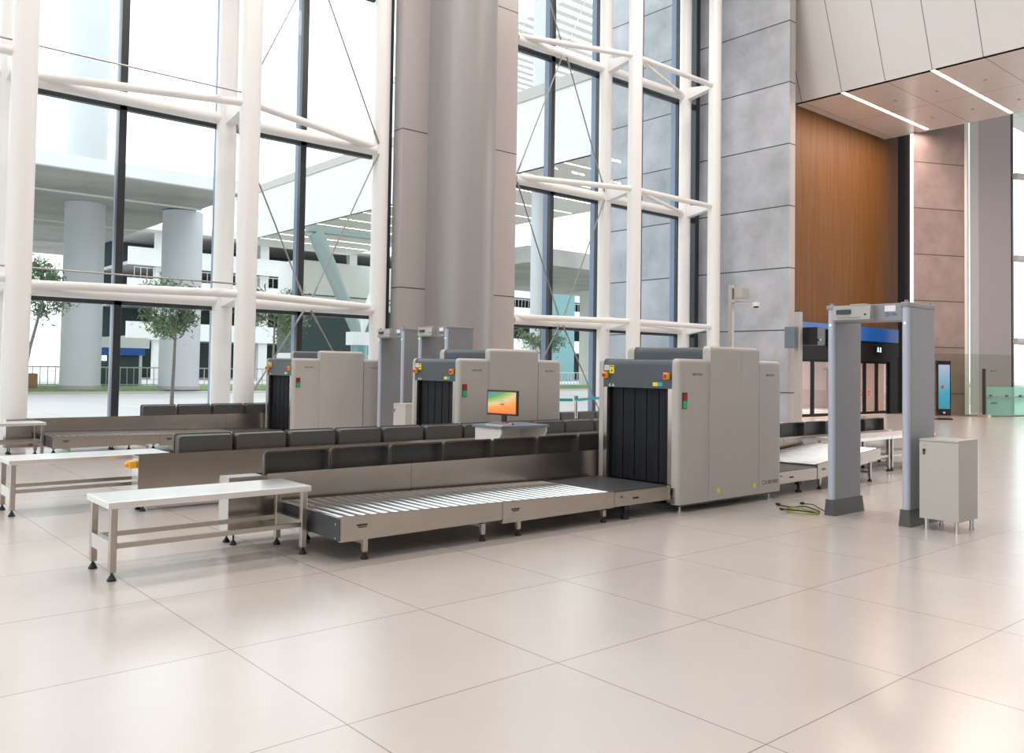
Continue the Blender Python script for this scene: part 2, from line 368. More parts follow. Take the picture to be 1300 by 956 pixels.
# ------------------------------------------------------------------ tray rack: a long narrow steel trough
def make_rack(label, L, D, legs, mirrored=False, switch=False, ztop=.565, notch=.33):
    """local x 0..L, y 0..D, front at y = 0"""
    t = thing('tray_rack', label, 'rack')
    m = MB(); m.prism([(0, .105), (L, .105), (L, ztop), (notch, ztop), (notch, ztop - .012), (0, ztop - .012)], 1, 0, .006)
    m.build('front_panel', 'steel', t)
    MB().box(0, L, D - .006, D, .105, ztop - .012).build('rear_panel', 'steel', t)
    for x0, x1 in ((0, .006), (L - .006, L)): MB().box(x0, x1, .006, D - .006, .105, ztop - .012).build('end_panel', 'steel_smooth', t)
    MB().box(.006, L - .006, .006, D - .006, .335, .345).build('shelf', 'steel', t)
    if notch > .05: MB().box(.006, notch - .03, .006, D - .006, ztop - .02, ztop - .013).build('cover_plate', 'steel_smooth', t)
    # sheet seams
    m = MB()
    for x in (L * .36, L * .72): m.box(x - .0015, x + .0015, -.0012, 0, .11, ztop - .005)
    m.build('seam', 'dark_plate', t)
    for x in legs:
        for y in (.03, D - .03):
            m = MB(); m.tube((x, y, .03), (x, y, .105), .008, n=8); m.tube((x, y, 0), (x, y, .010), .030, n=14); m.tube((x, y, .01), (x, y, .036), .028, .012, n=14)
            m.build('leveling_foot', 'rubber', t, smooth=True)
    if switch:
        b = MB().box(-.07, -.001, D * .2, D * .8, .43, .50, .006, 2).build('switch_box', 'yellow', t)
        MB().tube((-.07, D * .5, .465), (-.10, D * .5, .465), .022, n=14).build('push_button', 'yellow', b)
    return t
# ------------------------------------------------------------------ tray (local: stands on edge; x centred, open side faces -y, base at z 0)
def rrect(w, h, r, n=4):
    out = []
    for cx, cz, a0 in ((w / 2 - r, h / 2 - r, 0), (-w / 2 + r, h / 2 - r, PI / 2), (-w / 2 + r, -h / 2 + r, PI), (w / 2 - r, -h / 2 + r, 3 * PI / 2)):
        for k in range(n + 1): a = a0 + PI / 2 * k / n; out.append((cx + r * math.cos(a), cz + r * math.sin(a)))
    return out
def tray_mesh():
    bm = bmesh.new(); W, H, D = .612, .405, .095
    spec = [(W, H, .032, 0), (W, H, .032, .014), (W - .018, H - .018, .030, .014), (W - .045, H - .045, .04, D), (W - .055, H - .055, .038, D)]
    inner = [(W - .028, H - .028, .036, 0), (W - .052, H - .052, .036, D - .008), (W - .066, H - .066, .03, D - .008)]
    def ring(w, h, r, y): return [bm.verts.new((x, y, z + H / 2)) for x, z in rrect(w, h, r)]
    R = [ring(*s) for s in spec]; I = [ring(*s) for s in inner]
    for seq in (R, I):
        for a, b in zip(seq, seq[1:]):
            for k in range(len(a)): j = (k + 1) % len(a); bm.faces.new((a[k], a[j], b[j], b[k]))
    for k in range(len(R[0])): j = (k + 1) % len(R[0]); bm.faces.new((R[0][k], R[0][j], I[0][j], I[0][k]))
    bm.faces.new(R[-1]); bm.faces.new(I[-1])
    bmesh.ops.recalc_face_normals(bm, faces=bm.faces)
    me = bpy.data.meshes.new('tray'); bm.to_mesh(me); bm.free(); me.materials.append(M['tray'])
    for p in me.polygons: p.use_smooth = True
    return me
TRAY = tray_mesh()
ORD = ['first', 'second', 'third', 'fourth', 'fifth', 'sixth', 'seventh', 'eighth', 'ninth', 'tenth', 'eleventh', 'twelfth']
def trays(edges_x, y, facing, words, group, z=.347, lean=0.):
    for i, xc in enumerate(edges_x):
        o = bpy.data.objects.new('security_tray', TRAY); COL.objects.link(o)
        md = o.modifiers.new('edge', 'EDGE_SPLIT'); md.split_angle = math.radians(40)
        o.location = (xc, y, z); o.rotation_euler = (lean + random.uniform(-.006, .006), random.uniform(-.004, .004), 0 if facing < 0 else PI)
        tag(o, words.format(ORD[i]), 'tray', group)

# ------------------------------------------------------------------ x-ray scanner (local x 0..1.95, y 0..1.20)
def make_scanner(label):
    t = thing('xray_scanner', label, 'x-ray scanner')
    Ls, W = 1.93, 1.19; zl, zh = 1.61, 1.755; xa, xb = .52, 1.44
    top = lambda a, b: a.z > .9 and b.z > .9
    front_top_vert = lambda a, b: (a.z > .9 and b.z > .9)
    pn = .105
    for side, (y0, y1) in enumerate(((0, pn), (W - pn, W))):
        outer = y0 if side == 0 else y1
        def sel(a, b, outer=outer, xs=None):
            if not (a.z > .9 and b.z > .9): return abs(a.x - b.x) < 1e-4 and abs(a.y - b.y) < 1e-4 and abs(a.y - outer) < 1e-4
            return abs(a.y - b.y) > 1e-3 or abs(a.y - outer) < 1e-4
        off = .012
        s0, s1 = (y0 + off, y1) if side == 0 else (y0, y1 - off)
        def sf(a, b, o=(s0 if side == 0 else s1)):
            if abs(a.y - b.y) > 1e-3: return a.z > .9 and a.x < .01 and b.x < .01
            if a.z > .9 and b.z > .9 and abs(a.y - o) < 1e-4: return True
            return abs(a.x - b.x) < 1e-4 and abs(a.y - o) < 1e-4 and abs(a.y - b.y) < 1e-4 and a.x < .01
        def sr(a, b, o=(s0 if side == 0 else s1)):
            if abs(a.y - b.y) > 1e-3: return a.z > .9 and a.x > Ls - .01 and b.x > Ls - .01
            if a.z > .9 and b.z > .9 and abs(a.y - o) < 1e-4: return True
            return abs(a.x - b.x) < 1e-4 and abs(a.y - o) < 1e-4 and abs(a.y - b.y) < 1e-4 and a.x > Ls - .01
        MB().box(0, xa, s0, s1, .085, zl, .05, 4, sf).build('entry_side_panel', 'beige', t, smooth=True)
        MB().box(xb, Ls, s0, s1, .085, zl, .05, 4, sr).build('exit_side_panel', 'beige', t, smooth=True)
        def sm(a, b, o=outer):
            if abs(a.y - b.y) > 1e-3: return a.z > .9 and b.z > .9
            if a.z > .9 and b.z > .9 and abs(a.y - o) < 1e-4: return True
            return False
        c = MB().box(xa, xb, y0, y1, .09, zh, .05, 4, sm).build('centre_side_panel', 'beige', t, smooth=True)
        if side == 0:
            MB().box(xb + .0005, xb + .011, y0 + .004, y0 + .0145, .12, zl - .03).build('joint', 'dark_plate', c)
            m = MB(); m.box(1.085, 1.089, y0 - .0012, y0, .12, zh - .07); m.build('joint', 'cab', c)
            for xx in (.68, 1.36): MB().box(xx - .025, xx + .025, y0 - .002, y0, .17, .215).build('warning_label', 'yellow_label', c)
    MB().box(-.010, .0, .055, .155, .10, .262, .002, 1).build('corner_plate', 'steel', t)
    # hoods
    def hf(a, b): return abs(a.x - b.x) < 1e-4 and a.x < .05 and a.z > 1.5 and b.z > 1.5
    MB().box(.004, xa, pn, W - pn, 1.29, zl - .012, .06, 5, hf).build('entry_hood', 'slate', t, smooth=True)
    def hc(a, b): return abs(a.x - b.x) < 1e-4 and a.x < xa + .1 and a.z > 1.7 and b.z > 1.7
    MB().box(xa + .004, xb, pn, W - pn, 1.29, zh - .012, .06, 5, hc).build('centre_hood', 'slate', t, smooth=True)
    def hr(a, b): return abs(a.x - b.x) < 1e-4 and a.x > Ls - .05 and a.z > 1.5 and b.z > 1.5
    MB().box(xb, Ls - .004, pn, W - pn, 1.29, zl - .012, .06, 5, hr).build('exit_hood', 'slate', t, smooth=True)
    # tunnel
    j = .055
    for y0, y1 in ((pn, pn + j), (W - pn - j, W - pn)):
        MB().box(.002, Ls - .002, y0, y1, .13, 1.29).build('tunnel_jamb', 'steel', t)
    MB().box(.004, Ls - .004, pn + j, W - pn - j, .14, .255).build('tunnel_bed', 'black', t)
    MB().box(.02, Ls - .02, pn + j + .002, W - pn - j - .002, .256, .268).build('belt', 'belt', t)
    MB().box(.035, Ls - .035, pn + j, pn + j + .006, .27, 1.288).build('tunnel_lining', 'black', t)
    MB().box(.035, Ls - .035, W - pn - j - .006, W - pn - j, .27, 1.288).build('tunnel_lining', 'black', t)
    wid = W - 2 * pn - 2 * j - .02; n = 10
    for cx in (.07, Ls - .07):
        for k in range(n):
            yc = pn + j + .01 + wid * (k + .5) / n
            m = MB(); a = .004 * (1 if k % 2 else -1)
            m.prism([(cx + a * .3, yc - wid / n * .5), (cx + .004 + a * .3, yc - wid / n * .5), (cx + .004 + a, yc + wid / n * .42), (cx + a, yc + wid / n * .42)], 2, .285, 1.287)
            m.build('curtain_strip', 'curtain', t)
    # emergency stops
    for yy, zz in ((.165, 1.425), (W - .150, 1.425)):
        b = MB().box(-.04, .003, yy - .032, yy + .032, zz - .036, zz + .036, .006, 2).build('emergency_stop', 'yellow', t)
        MB().tube((-.04, yy, zz), (-.055, yy, zz), .018, .024, n=18).tube((-.055, yy, zz), (-.064, yy, zz), .024, .015, n=18).build('push_button', 'red', b, smooth=True)
    m = MB().box(.000, .0035, W - .185, W - .118, 1.478, 1.535); lab = m.build('notice_label', 'white_label', t)
    m = MB()
    for q in (0, 1, 2): m.box(-.0008, 0, W - .178, W - .128 + q * .002, 1.488 + q * .015, 1.493 + q * .015)
    m.build('label_print', 'ink', lab)
    lab = MB().box(.000, .0035, W - .262, W - .196, 1.445, 1.535).build('warning_label', 'yellow_label', t)
    m = MB().prism([(W - .245, 1.465), (W - .213, 1.465), (W - .229, 1.495)], 0, -.0008, 0); m.build('label_print', 'ink', lab)
    MB().box(-.0008, 0, W - .255, W - .203, 1.512, 1.527).build('label_print', 'red', lab)
    MB().box(.000, .0035, .300, .365, 1.315, 1.355).build('warning_label', 'yellow_label', t)
    MB().box(.000, .0035, .235, .299, 1.315, 1.355).build('notice_label', 'teal_label', t)
    for yy in (W - .20, W - .25): MB().prism([(yy - .018, 1.30), (yy + .018, 1.30), (yy, 1.335)], 0, .0005, .0038).build('arrow_mark', 'grey_plastic', t)
    # run indicator on the side
    ind = MB().box(.052, .132, .004, .014, 1.085, 1.255, .003, 1).build('run_indicator', 'black', t)
    MB().box(.058, .126, .000, .004, 1.172, 1.249).build('red_lens', 'red_lamp', ind)
    MB().box(.058, .126, .000, .004, 1.091, 1.168).build('green_lens', 'green_lamp', ind)
    # writing
    text('NUCTECH', 'lettering', 'ink', t, (.22, .0115, 1.435), (1, 0, 0), (0, 0, 1), .026, .0008)
    text('NUCTECH', 'lettering', 'ink', t, (1.60, .0115, 1.435), (1, 0, 0), (0, 0, 1), .026, .0008)
    text('CX100100D', 'model_lettering', 'ink', t, (1.53, .0115, .185), (1, 0, 0), (0, 0, 1), .046, .0008)
    # chassis and feet
    MB().box(.03, Ls - .03, .03, W - .03, .065, .086).build('chassis', 'dark_plate', t)
    for x in (.11, Ls - .16):
        for y in (.08, W - .08):
            m = MB(); m.tube((x, y, 0), (x, y, .012), .032, n=14); m.tube((x, y, .012), (x, y, .068), .012, n=10); m.build('leveling_foot', 'zinc', t, smooth=True)
    return t

# ------------------------------------------------------------------ walk-through metal detector (local: x 0..D, y 0..W ; z to 2.2)
def make_gate(label, H=2.20, white=True):
    t = thing('metal_detector_gate', label, 'metal detector')
    D, Wd, th = .585, .86, .080
    for y0 in (0, Wd - th):
        MB().box(.030, D - .01, y0, y0 + th, .155, H - .055, .012, 3).build('side_panel', 'gate', t, smooth=True)
        for x in (.035,):
            m = MB(); m.tube((x, y0 + th / 2, .15), (x, y0 + th / 2, H - .05), th / 2 - .002, n=20); e = m.build('edge_tube', 'gate_edge', t, smooth=True)
            if x < .1:
                MB().box(x - th / 2 - .006, x - th / 2 + .002, y0 + th / 2 - .008, y0 + th / 2 + .008, 1.975, 1.99, .002, 1).build('status_light', 'led', e)
        # flared shoe
        m = MB(); a = .006
        bm = m.bm
        lo = [(-.006, y0 - .02), (D + .03, y0 - .02), (D + .03, y0 + th + .02), (-.006, y0 + th + .02)]; hi = [(-.006, y0 - .004), (D + .012, y0 - .004), (D + .012, y0 + th + .004), (-.006, y0 + th + .004)]
        A = [bm.verts.new((x, y, 0)) for x, y in lo]; B = [bm.verts.new((x, y, .165)) for x, y in hi]
        bm.faces.new(A); bm.faces.new(B)
        for k in range(4): bm.faces.new((A[k], A[(k + 1) % 4], B[(k + 1) % 4], B[k]))
        m.build('base_shoe', 'gate_shoe', t)
        MB().box(-.008, D + .008, y0 - .004, y0 + th + .004, H - .06, H - .01, .012, 3).build('top_cap', 'gate', t, smooth=True)
        for x in (.035, D - .035): MB().tube((x, y0 + th / 2, H - .01), (x, y0 + th / 2, H + .012), .018, n=12).build('cap_screw', 'gate', t, smooth=True)
    MB().box(.03, .26, th, Wd - th, H - .19, H - .015, .006, 2).build('crossbar', 'gate', t, smooth=True)
    # control unit on the crossbar (far end)
    y0, y1 = Wd - th - .42, Wd - th - .015
    u = MB().prism([(-.075, H - .17), (.029, H - .185), (.029, H - .03), (-.05, H - .025)], 1, y0, y1).build('control_unit', 'gate_unit', t)
    MB().box(-.078, -.060, y1 - .20, y1 - .05, H - .112, H - .066, .0).build('display_window', 'screen_black', u)
    MB().box(-.055, .02, y0 + .04, y0 + .22, H - .028, H - .012, .003, 1).build('battery_cover', 'gate_unit', u)
    MB().tube((-.068, y0 + .05, H - .12), (-.078, y0 + .05, H - .12), .009, n=12).build('key_switch', 'ink', u)
    MB().box(-.078, -.070, y0 + .10, y1 - .06, H - .150, H - .145).build('key_strip', 'gate', u)
    # sticker and emblem
    MB().box(.026, .030, .145, .255, H - .095, H - .035).build('notice_label', 'white_label', t)
    m = MB()
    for k in range(20):
        a0, a1 = 2 * PI * k / 20 * .85 + .5, 2 * PI * (k + 1) / 20 * .85 + .5
        yc, zc = .235, H - .125
        m.prism([(yc + .014 * math.cos(a0), zc + .014 * math.sin(a0)), (yc + .021 * math.cos(a0), zc + .021 * math.sin(a0)), (yc + .021 * math.cos(a1), zc + .021 * math.sin(a1)), (yc + .014 * math.cos(a1), zc + .014 * math.sin(a1))], 0, .0265, .0298)
    m.build('emblem', 'logo_blue', t)
    text('CEIA', 'emblem_lettering', 'logo_blue', t, (.0285, .208, H - .137), (0, -1, 0), (0, 0, 1), .026, .0015)
    return t

# ------------------------------------------------------------------ grey cabinet (local x 0..D, y 0..W)
def make_cabinet(label, D=.42, W=.36, H=.865, m_='cab'):
    t = thing('storage_cabinet', label, 'cabinet')
    MB().box(0, D, 0, W, .105, H - .018, .0015, 1).build('carcass', m_, t)
    MB().box(-.020, D + .001, -.001, W + .001, H - .018, H, .0015, 1).build('top_panel', m_, t)
    d = MB().box(-.019, -.002, 0, W, .108, H - .022, .0015, 1).build('door', m_, t)
    MB().tube((-.019, W - .045, H - .105), (-.028, W - .045, H - .105), .013, n=16).build('lock', 'ink', d, smooth=True)
    m = MB(); m.box(-.034, -.028, W - .052, W - .038, H - .150, H - .105, .002, 1); m.build('key', 'ink', d)
    MB().box(-.021, -.019, W - .06, W - .035, H - .062, H - .052).build('number_tag', 'gate_unit', d)
    for x in (.04, D - .04):
        for y in (.04, W - .04):
            m = MB(); m.tube((x, y, .012), (x, y, .105), .019, n=16); m.tube((x, y, 0), (x, y, .014), .024, n=16); m.build('leg', 'cab_leg', t, smooth=True)
    return t

# ================================================================== BUILD: the three lanes
# lane nearest the camera
tb = make_table(label='brushed steel table nearest the camera, before the front roller conveyor'); tb.location = (1.725, 6.15, 0)
cv1 = make_conveyor('front roller conveyor, outer section with dark end plate', 1.58, 1.04, .345, .318, (.24, 1.40)); cv1.location = (3.235, 5.70, 0)
cv2 = make_conveyor('front roller conveyor, inner section next to the black belt', 1.42, 1.04, .318, .290, (.22, 1.32), end_plate=False); cv2.location = (4.82, 5.70, 0)
bt1 = make_belt('black belt unit feeding the mouth of the front scanner', .85, 1.04, .283, (.22,)); bt1.location = (6.245, 5.70, 0)
rk1 = make_rack('long steel tray rack behind the front roller conveyor, trays open towards the camera', 4.95, .20, (.06, 1.6, 3.2, 4.85)); rk1.location = (2.83, 6.81, 0)
sc1 = make_scanner('largest x-ray scanner in view, pale beige with dark slate hood, nearest the camera'); sc1.location = (7.13, 5.61, 0)
T1 = [3.14, 3.77, 4.39, 5.02, 5.64, 6.26, 6.86]
trays([3.455 + k * .6235 for k in range(7)], 6.845, -1, '{} tray from the left in the front rack, hollow side towards the camera', 'dark trays standing in the front entry rack')
# lane two
dup(tb, (1.70, 9.27, 0), label='brushed steel table left of the middle tray rack with the yellow switch box')
cvb = dup(cv1, (3.20, 9.40, 0), label='roller conveyor of the middle lane, outer section hidden behind the middle tray rack')
cvc = dup(cv2, (4.785, 9.40, 0), label='roller conveyor of the middle lane, inner section behind the middle tray rack')
btb = dup(bt1, (6.207, 9.40, 0), label='black belt unit at the mouth of the middle scanner')
rk2 = make_rack('long steel tray rack of the middle lane with yellow switch box on its end', 7.3, .20, (.06, 1.8, 3.6, 5.4, 7.2), switch=True, notch=0.0); rk2.location = (2.76, 8.88, 0)
dup(sc1, (7.07, 9.31, 0), label='middle x-ray scanner, behind the monitor desk')
trays([3.45 + k * .6185 for k in range(11)], 9.02, 1, '{} tray from the left in the middle rack, flat back towards the camera', 'dark trays standing in the middle entry rack')
# lane three
dup(tb, (1.71, 14.80, 0), label='brushed steel table at the far left beside the glass wall')
cvb = dup(cv1, (3.20, 14.35, 0), label='roller conveyor of the far lane, outer section in front of its steel rack')
cvc = dup(cv2, (4.785, 14.35, 0), label='roller conveyor of the far lane, inner section near the far scanner')
btb = dup(bt1, (6.207, 14.35, 0), label='black belt unit at the mouth of the far scanner')
dup(rk1, (2.78, 15.46, 0), label='long steel tray rack of the far lane beside the glass wall')
sc3 = dup(sc1, (7.07, 14.25, 0), label='far x-ray scanner at the left, beside the glass wall')
trays([5.15 + k * .6235 for k in range(4)], 15.58, 1, '{} tray from the left in the far rack, below the white columns', 'dark trays standing in the far entry rack')
for o in (cvb, cvc): pass

# exit side of lane one
E_ = 9.09
bx1 = make_belt('black belt unit at the exit of the front scanner', .93, 1.04, .285, (.60,)); bx1.location = (9.07, 5.70, 0)
ex1 = make_conveyor('exit roller conveyor rising away behind the metal detector', 1.66, 1.04, .325, .45, (.12, 1.45), end_plate=False); ex1.location = (10.02, 5.70, 0)
ta = make_table(label='steel table behind the metal detector, left one of the exit pair', L=1.27); ta.location = (11.70, 6.15, 0)
dup(tb, (12.99, 6.15, 0), label='steel table behind the metal detector, right one of the exit pair')
rkx = make_rack('steel tray rack beside the exit conveyor of the front lane', 5.2, .20, (.06, 1.8, 3.6, 5.1), notch=0., ztop=.55); rkx.location = (9.15, 6.81, 0)
trays([9.475 + .6235 * k for k in range(8)], 6.845, -1, '{} tray from the scanner in the front exit rack', 'dark trays standing in the front exit rack')
# exit side of lane two and three (seen past the front scanner)
dup(bx1, (9.01, 9.40, 0), label='black belt unit at the exit of the middle scanner')
dup(ex1, (9.96, 9.40, 0), label='exit roller conveyor of the middle lane')
dup(bx1, (9.03, 14.35, 0), label='black belt unit at the exit of the far scanner')
dup(ex1, (9.98, 14.35, 0), label='exit roller conveyor of the far lane')
trays([14.0 + .6235 * k for k in range(6)], 15.56, 1, '{} tray from the left of those standing on the floor by the glass', 'dark trays standing on the floor by the glass wall', z=.001)

# metal detectors
g = make_gate('tall grey walk-through metal detector nearest the camera'); g.location = (8.365, 3.80, 0)
dup(g, (8.66, 13.14, 0), label='far left metal detector between the far and middle scanners')
dup(g, (8.62, 11.74, 0), label='metal detector behind the middle scanner, right one of the far pair')
cb = make_cabinet('small grey cabinet on four metal legs beside the near metal detector'); cb.location = (8.395, 3.345, 0)
dup(cb, (7.95, 11.92, 0), label='pale cabinet beside the far metal detectors, behind the middle scanner')

# cables by the gate
def cable(name, pts, r, m, label, conn=None):
    P = [Vector(p) for p in pts]; out = []
    for i in range(len(P) - 1):
        a, b = P[i], P[i + 1]; p0 = P[max(i - 1, 0)]; p3 = P[min(i + 2, len(P) - 1)]
        for k in range(6):
            t = k / 6; out.append(.5 * ((2 * a) + (b - p0) * t + (2 * p0 - 5 * a + 4 * b - p3) * t * t + (3 * a - p0 - 3 * b + p3) * t ** 3))
    out.append(P[-1])
    for p in out: p.z = max(p.z, r)
    t = thing(name, label, 'cable', loc=(0, 0, 0))
    MB().path(out, r, 6).build('cord', m, t, smooth=True)
    if conn:
        d = (out[0] - out[1]).normalized(); MB().tube(out[0] - d * .005 + Vector((0, 0, .006)), out[0] + d * .05 + Vector((0, 0, .006)), .014, n=8).build('plug', 'cable_dark', t)
    return t
cable('loose_cable', [(8.50, 5.30, .01), (8.42, 5.10, .02), (8.40, 4.92, .05), (8.34, 4.72, .03)], .007, 'cable_dark', 'long dark cable with a black plug reaching left from the gate', 1)
cable('loose_cable', [(8.80, 5.18, .01), (8.72, 5.02, .03), (8.60, 4.90, .03), (8.45, 4.72, .02)], .006, 'cable_dark', 'dark cable end with a plug pointing away behind the gate', 1)
for i, (dx, dy, h, w) in enumerate(((0, 0, .05, 'topmost'), (-.05, -.04, .035, 'middle'), (-.1, -.09, .02, 'lowest'), (.05, .05, .04, 'rear'))):
    cable('earth_cable', [(8.26 + dx, 5.06 + dy * .3, .02), (8.22 + dx, 4.96 + dy, h), (8.25 + dx, 4.85 + dy, h), (8.33 + dx * .3, 4.72, .015)], .008, 'cable_green' if i != 1 else 'cable_dark', f'yellow-green cable loop, {w} of the bundle at the gate foot' if i != 1 else 'dark cable loop among the yellow-green bundle at the gate foot', 1 if i == 2 else None)

# desk with monitor
dk = thing('operator_desk', 'small pale desk with slate top between the front and middle tray racks', 'desk', (6.60, 7.86, 0))
MB().box(-.02, .77, -.02, .54, .750, .785, .006, 2).build('desk_top', 'desk_top', dk)
for x in (0, .73):
    prof = [(.02, 0), (.50, 0), (.50, .749), (.0, .749), (.0, .70), (.03, .655), (.09, .61), (.14, .56), (.16, .50), (.16, .12), (.10, .06), (.02, .05)]
    MB().prism(prof, 0, x, x + .022).build('side_panel', 'desk', dk)
MB().box(.024, .728, .47, .49, .2, .748).build('modesty_panel', 'desk', dk)
M['monitor_picture'] = screen_mat('monitor_picture', [(0.0, (1, .20, .01)), (.22, (1.0, .34, .05)), (.40, (.85, .62, .30)), (.52, (.45, .55, .12)), (.68, (.10, .38, .08)), (1.0, (.08, .20, .38))], (.55, .45), 1.0)
mo = thing('computer_monitor', 'black-framed monitor showing an orange and green picture, on the desk', 'monitor', (6.84, 8.12, .785), rz=math.radians(6))
sc_ = MB().box(-.02, .012, -.262, .262, .115, .425, .006, 2).build('housing', 'screen_black', mo)
MB().box(-.0225, -.0205, -.240, .240, .138, .403).build('screen', 'monitor_picture', sc_)
m = MB(); m.box(-.024, -.0228, -.05, .04, .285, .300); m.box(-.024, -.0228, -.055, .03, .265, .275); m.build('screen_text', 'grey_plastic', sc_)
MB().box(-.024, -.0228, -.045, .02, .243, .258).build('screen_text', 'red_sticker', sc_)
MB().box(.012, .045, -.035, .035, .012, .22, .004, 1).build('stand', 'screen_black', mo)
MB().box(-.08, .09, -.11, .11, 0, .014, .004, 1).build('stand_base', 'screen_black', mo)
kb = thing('control_keyboard', 'pale control keyboard lying before the monitor', 'keyboard', (6.665, 7.95, .785))
MB().prism([(-.07, 0), (.075, 0), (.075, .038), (-.07, .016)], 1, -.12, .20).build('case', 'grey_plastic', kb)
m = MB()
for i in range(4):
    for j in range(9): m.box(-.055 + i * .03, -.033 + i * .03, -.10 + j * .032, -.076 + j * .032, .020 + i * .0045, .030 + i * .0045)
m.build('keys', 'gate', kb)
MB().tube((.02, -.095, .03), (.02, -.095, .055), .012, n=12).build('red_button', 'red', kb)

# queue barrier
def barrier(x, y, label):
    t = thing('barrier_post', label, 'barrier post', (x, y, 0))
    MB().tube((0, 0, 0), (0, 0, .02), .16, n=24).build('base', 'steel_smooth', t, smooth=True)
    MB().tube((0, 0, .02), (0, 0, .92), .030, n=16).build('post', 'steel_smooth', t, smooth=True)
    MB().tube((0, 0, .92), (0, 0, 1.0), .036, n=16).build('head', 'teal_label', t, smooth=True)
    return t
barrier(11.06, 11.06, 'barrier post with teal band between middle and front scanner, left one')
barrier(12.75, 11.9, 'barrier post with teal band just left of the front scanner')
o = MB().prism([(11.01, 11.10), (9.4, 11.9), (9.4, 11.904), (11.01, 11.104)], 2, .90, .95).build('barrier_belt', 'teal_belt'); tag(o, 'teal webbing running left behind the middle scanner', 'barrier belt')
o = MB().prism([(11.11, 11.09), (12.70, 11.87), (12.70, 11.874), (11.11, 11.094)], 2, .90, .95).build('barrier_belt', 'teal_belt'); tag(o, 'teal webbing stretched between the two barrier posts', 'barrier belt')
o = MB().prism([(12.78, 11.88), (13.6, 11.2), (13.604, 11.204), (12.784, 11.884)], 2, .86, .97).build('barrier_belt', 'teal_belt'); tag(o, 'wide teal webbing next to the left edge of the front scanner', 'barrier belt')

# camera pole and display pole
cp = thing('camera_pole', 'slim steel pole with sign box and small camera above the front scanner', 'pole', (15.15, 10.6, 0))
MB().box(-.045, .045, -.045, .045, 0, 3.30, .006, 1).build('pole', 'steel', cp)
MB().box(-.25, .25, -.25, .25, 0, .015).build('base_plate', 'steel', cp)
MB().box(.02, .28, -.26, -.05, 3.02, 3.24, .01, 2).build('sign_box', 'beige', cp)
c_ = MB().tube((.05, -.05, 2.94), (.42, -.34, 2.94), .016, n=8).build('bracket', 'steel_smooth', cp)
MB().tube((.40, -.34, 2.86), (.40, -.34, 2.95), .075, n=16).build('camera_housing', 'white_label', cp, smooth=True)
MB().tube((.40, -.34, 2.83), (.40, -.34, 2.862), .045, .06, n=16).build('camera_lens', 'black', cp, smooth=True)
dp = thing('display_pole', 'square steel pole carrying black screens in front of the stone pier', 'pole', (22.80, 13.60, 0))
MB().box(-.085, .085, -.085, .085, 0, 3.28, .01, 1).build('pole', 'beige', dp)
MB().box(-.09, .09, -.09, .09, 3.28, 3.30).build('cap', 'screen_black', dp)
s_ = MB().box(.09, .62, -.55, .02, 2.30, 2.82, .01, 1).build('display_back', 'screen_black', dp)
MB().tube((.2, -.56, 2.45), (.2, -.60, 2.45), .03, n=12).build('indicator', 'grey_plastic', s_)
MB().box(.62, 1.1, -.60, -.54, 2.22, 2.78).build('side_display', 'screen_black', dp)
MB().box(-.30, -.086, -.05, .28, 2.20, 2.83, .01, 1).build('rear_display', 'desk_top', dp)

# ================================================================== BUILD: setting
# floor
fl = MB().box(-30, 70, -25, 17.62, -.3, 0).build('floor', 'floor'); struct(fl)
pv = MB().box(-60, 140, 17.62, 47, -.3, -.02).build('exterior_pavement', 'pave'); struct(pv)
kb_ = MB().box(-60, 140, 43.5, 47, -.02, .0).build('exterior_kerb', 'kerb'); struct(kb_)
gr = MB().box(-60, 140, 47, 56, -.3, .06).build('grass_strip', 'grass'); struct(gr); gr['kind'] = 'stuff'; gr['label'] = 'flat green grass strip beyond the pavement outside'; gr['category'] = 'grass'
ap = MB().box(-120, 220, 56, 260, -.3, -.03).build('exterior_ground', 'pave'); struct(ap)

# curtain wall: glazing plane, mullions, transoms
GY = 17.50
XB = [-4.6, -.85, 2.98, 6.90, 10.60, 14.45, 18.25, 21.98]
ZL = [2.66, 6.45, 10.22]; ZT = 14.2
def bay(n, x0, x1, half):
    w = empty_struct(f'window_{n}')
    ms = [x0, (x0 + x1) / 2] if half else [x0]
    for x in ms:
        MB().box(x - .07, x + .07, GY - .10, GY + .02, 0, ZT, .004, 1).build('mullion', 'mullion', w)
        MB().box(x - .045, x + .045, GY + .02, GY + .22, 0, ZT).build('mullion_fin', 'mull_lit_side', w)
    for z in ZL + [.06]:
        MB().box(x0 + .07, x1 - .07, GY - .10, GY + .02, z - .07, z + .07).build('transom', 'mullion', w)
    for z0, z1 in zip([.13] + [z + .07 for z in ZL], [z - .07 for z in ZL] + [ZT]):
        xs = [(x0 + .07, (x0 + x1) / 2 - .07), ((x0 + x1) / 2 + .07, x1 - .07)] if half else [(x0 + .07, x1 - .07)]
        for a, b in xs: MB().box(a, b, GY - .045, GY - .025, z0, z1).build('pane', 'glass', w)
    return w
n = 1
for x0, x1 in zip(XB[:-1], XB[1:]):
    if x0 == 10.60: continue
    bay(n, x0, x1, True); n += 1
bay(n, 21.98, 22.93, False); n += 1
# strip right of the middle column, before the clad pier
w = empty_struct(f'window_{n}'); n += 1
MB().box(10.84, 11.05, GY - .10, GY + .02, 0, ZT).build('mullion', 'mullion', w)
MB().box(22.78, 22.98, GY - .14, GY + .25, 0, ZT).build('mullion', 'mullion', w)
for z0, z1 in ((.13, ZT),): MB().box(10.67, 10.84, GY - .045, GY - .025, z0, z1).build('pane', 'glass', w)

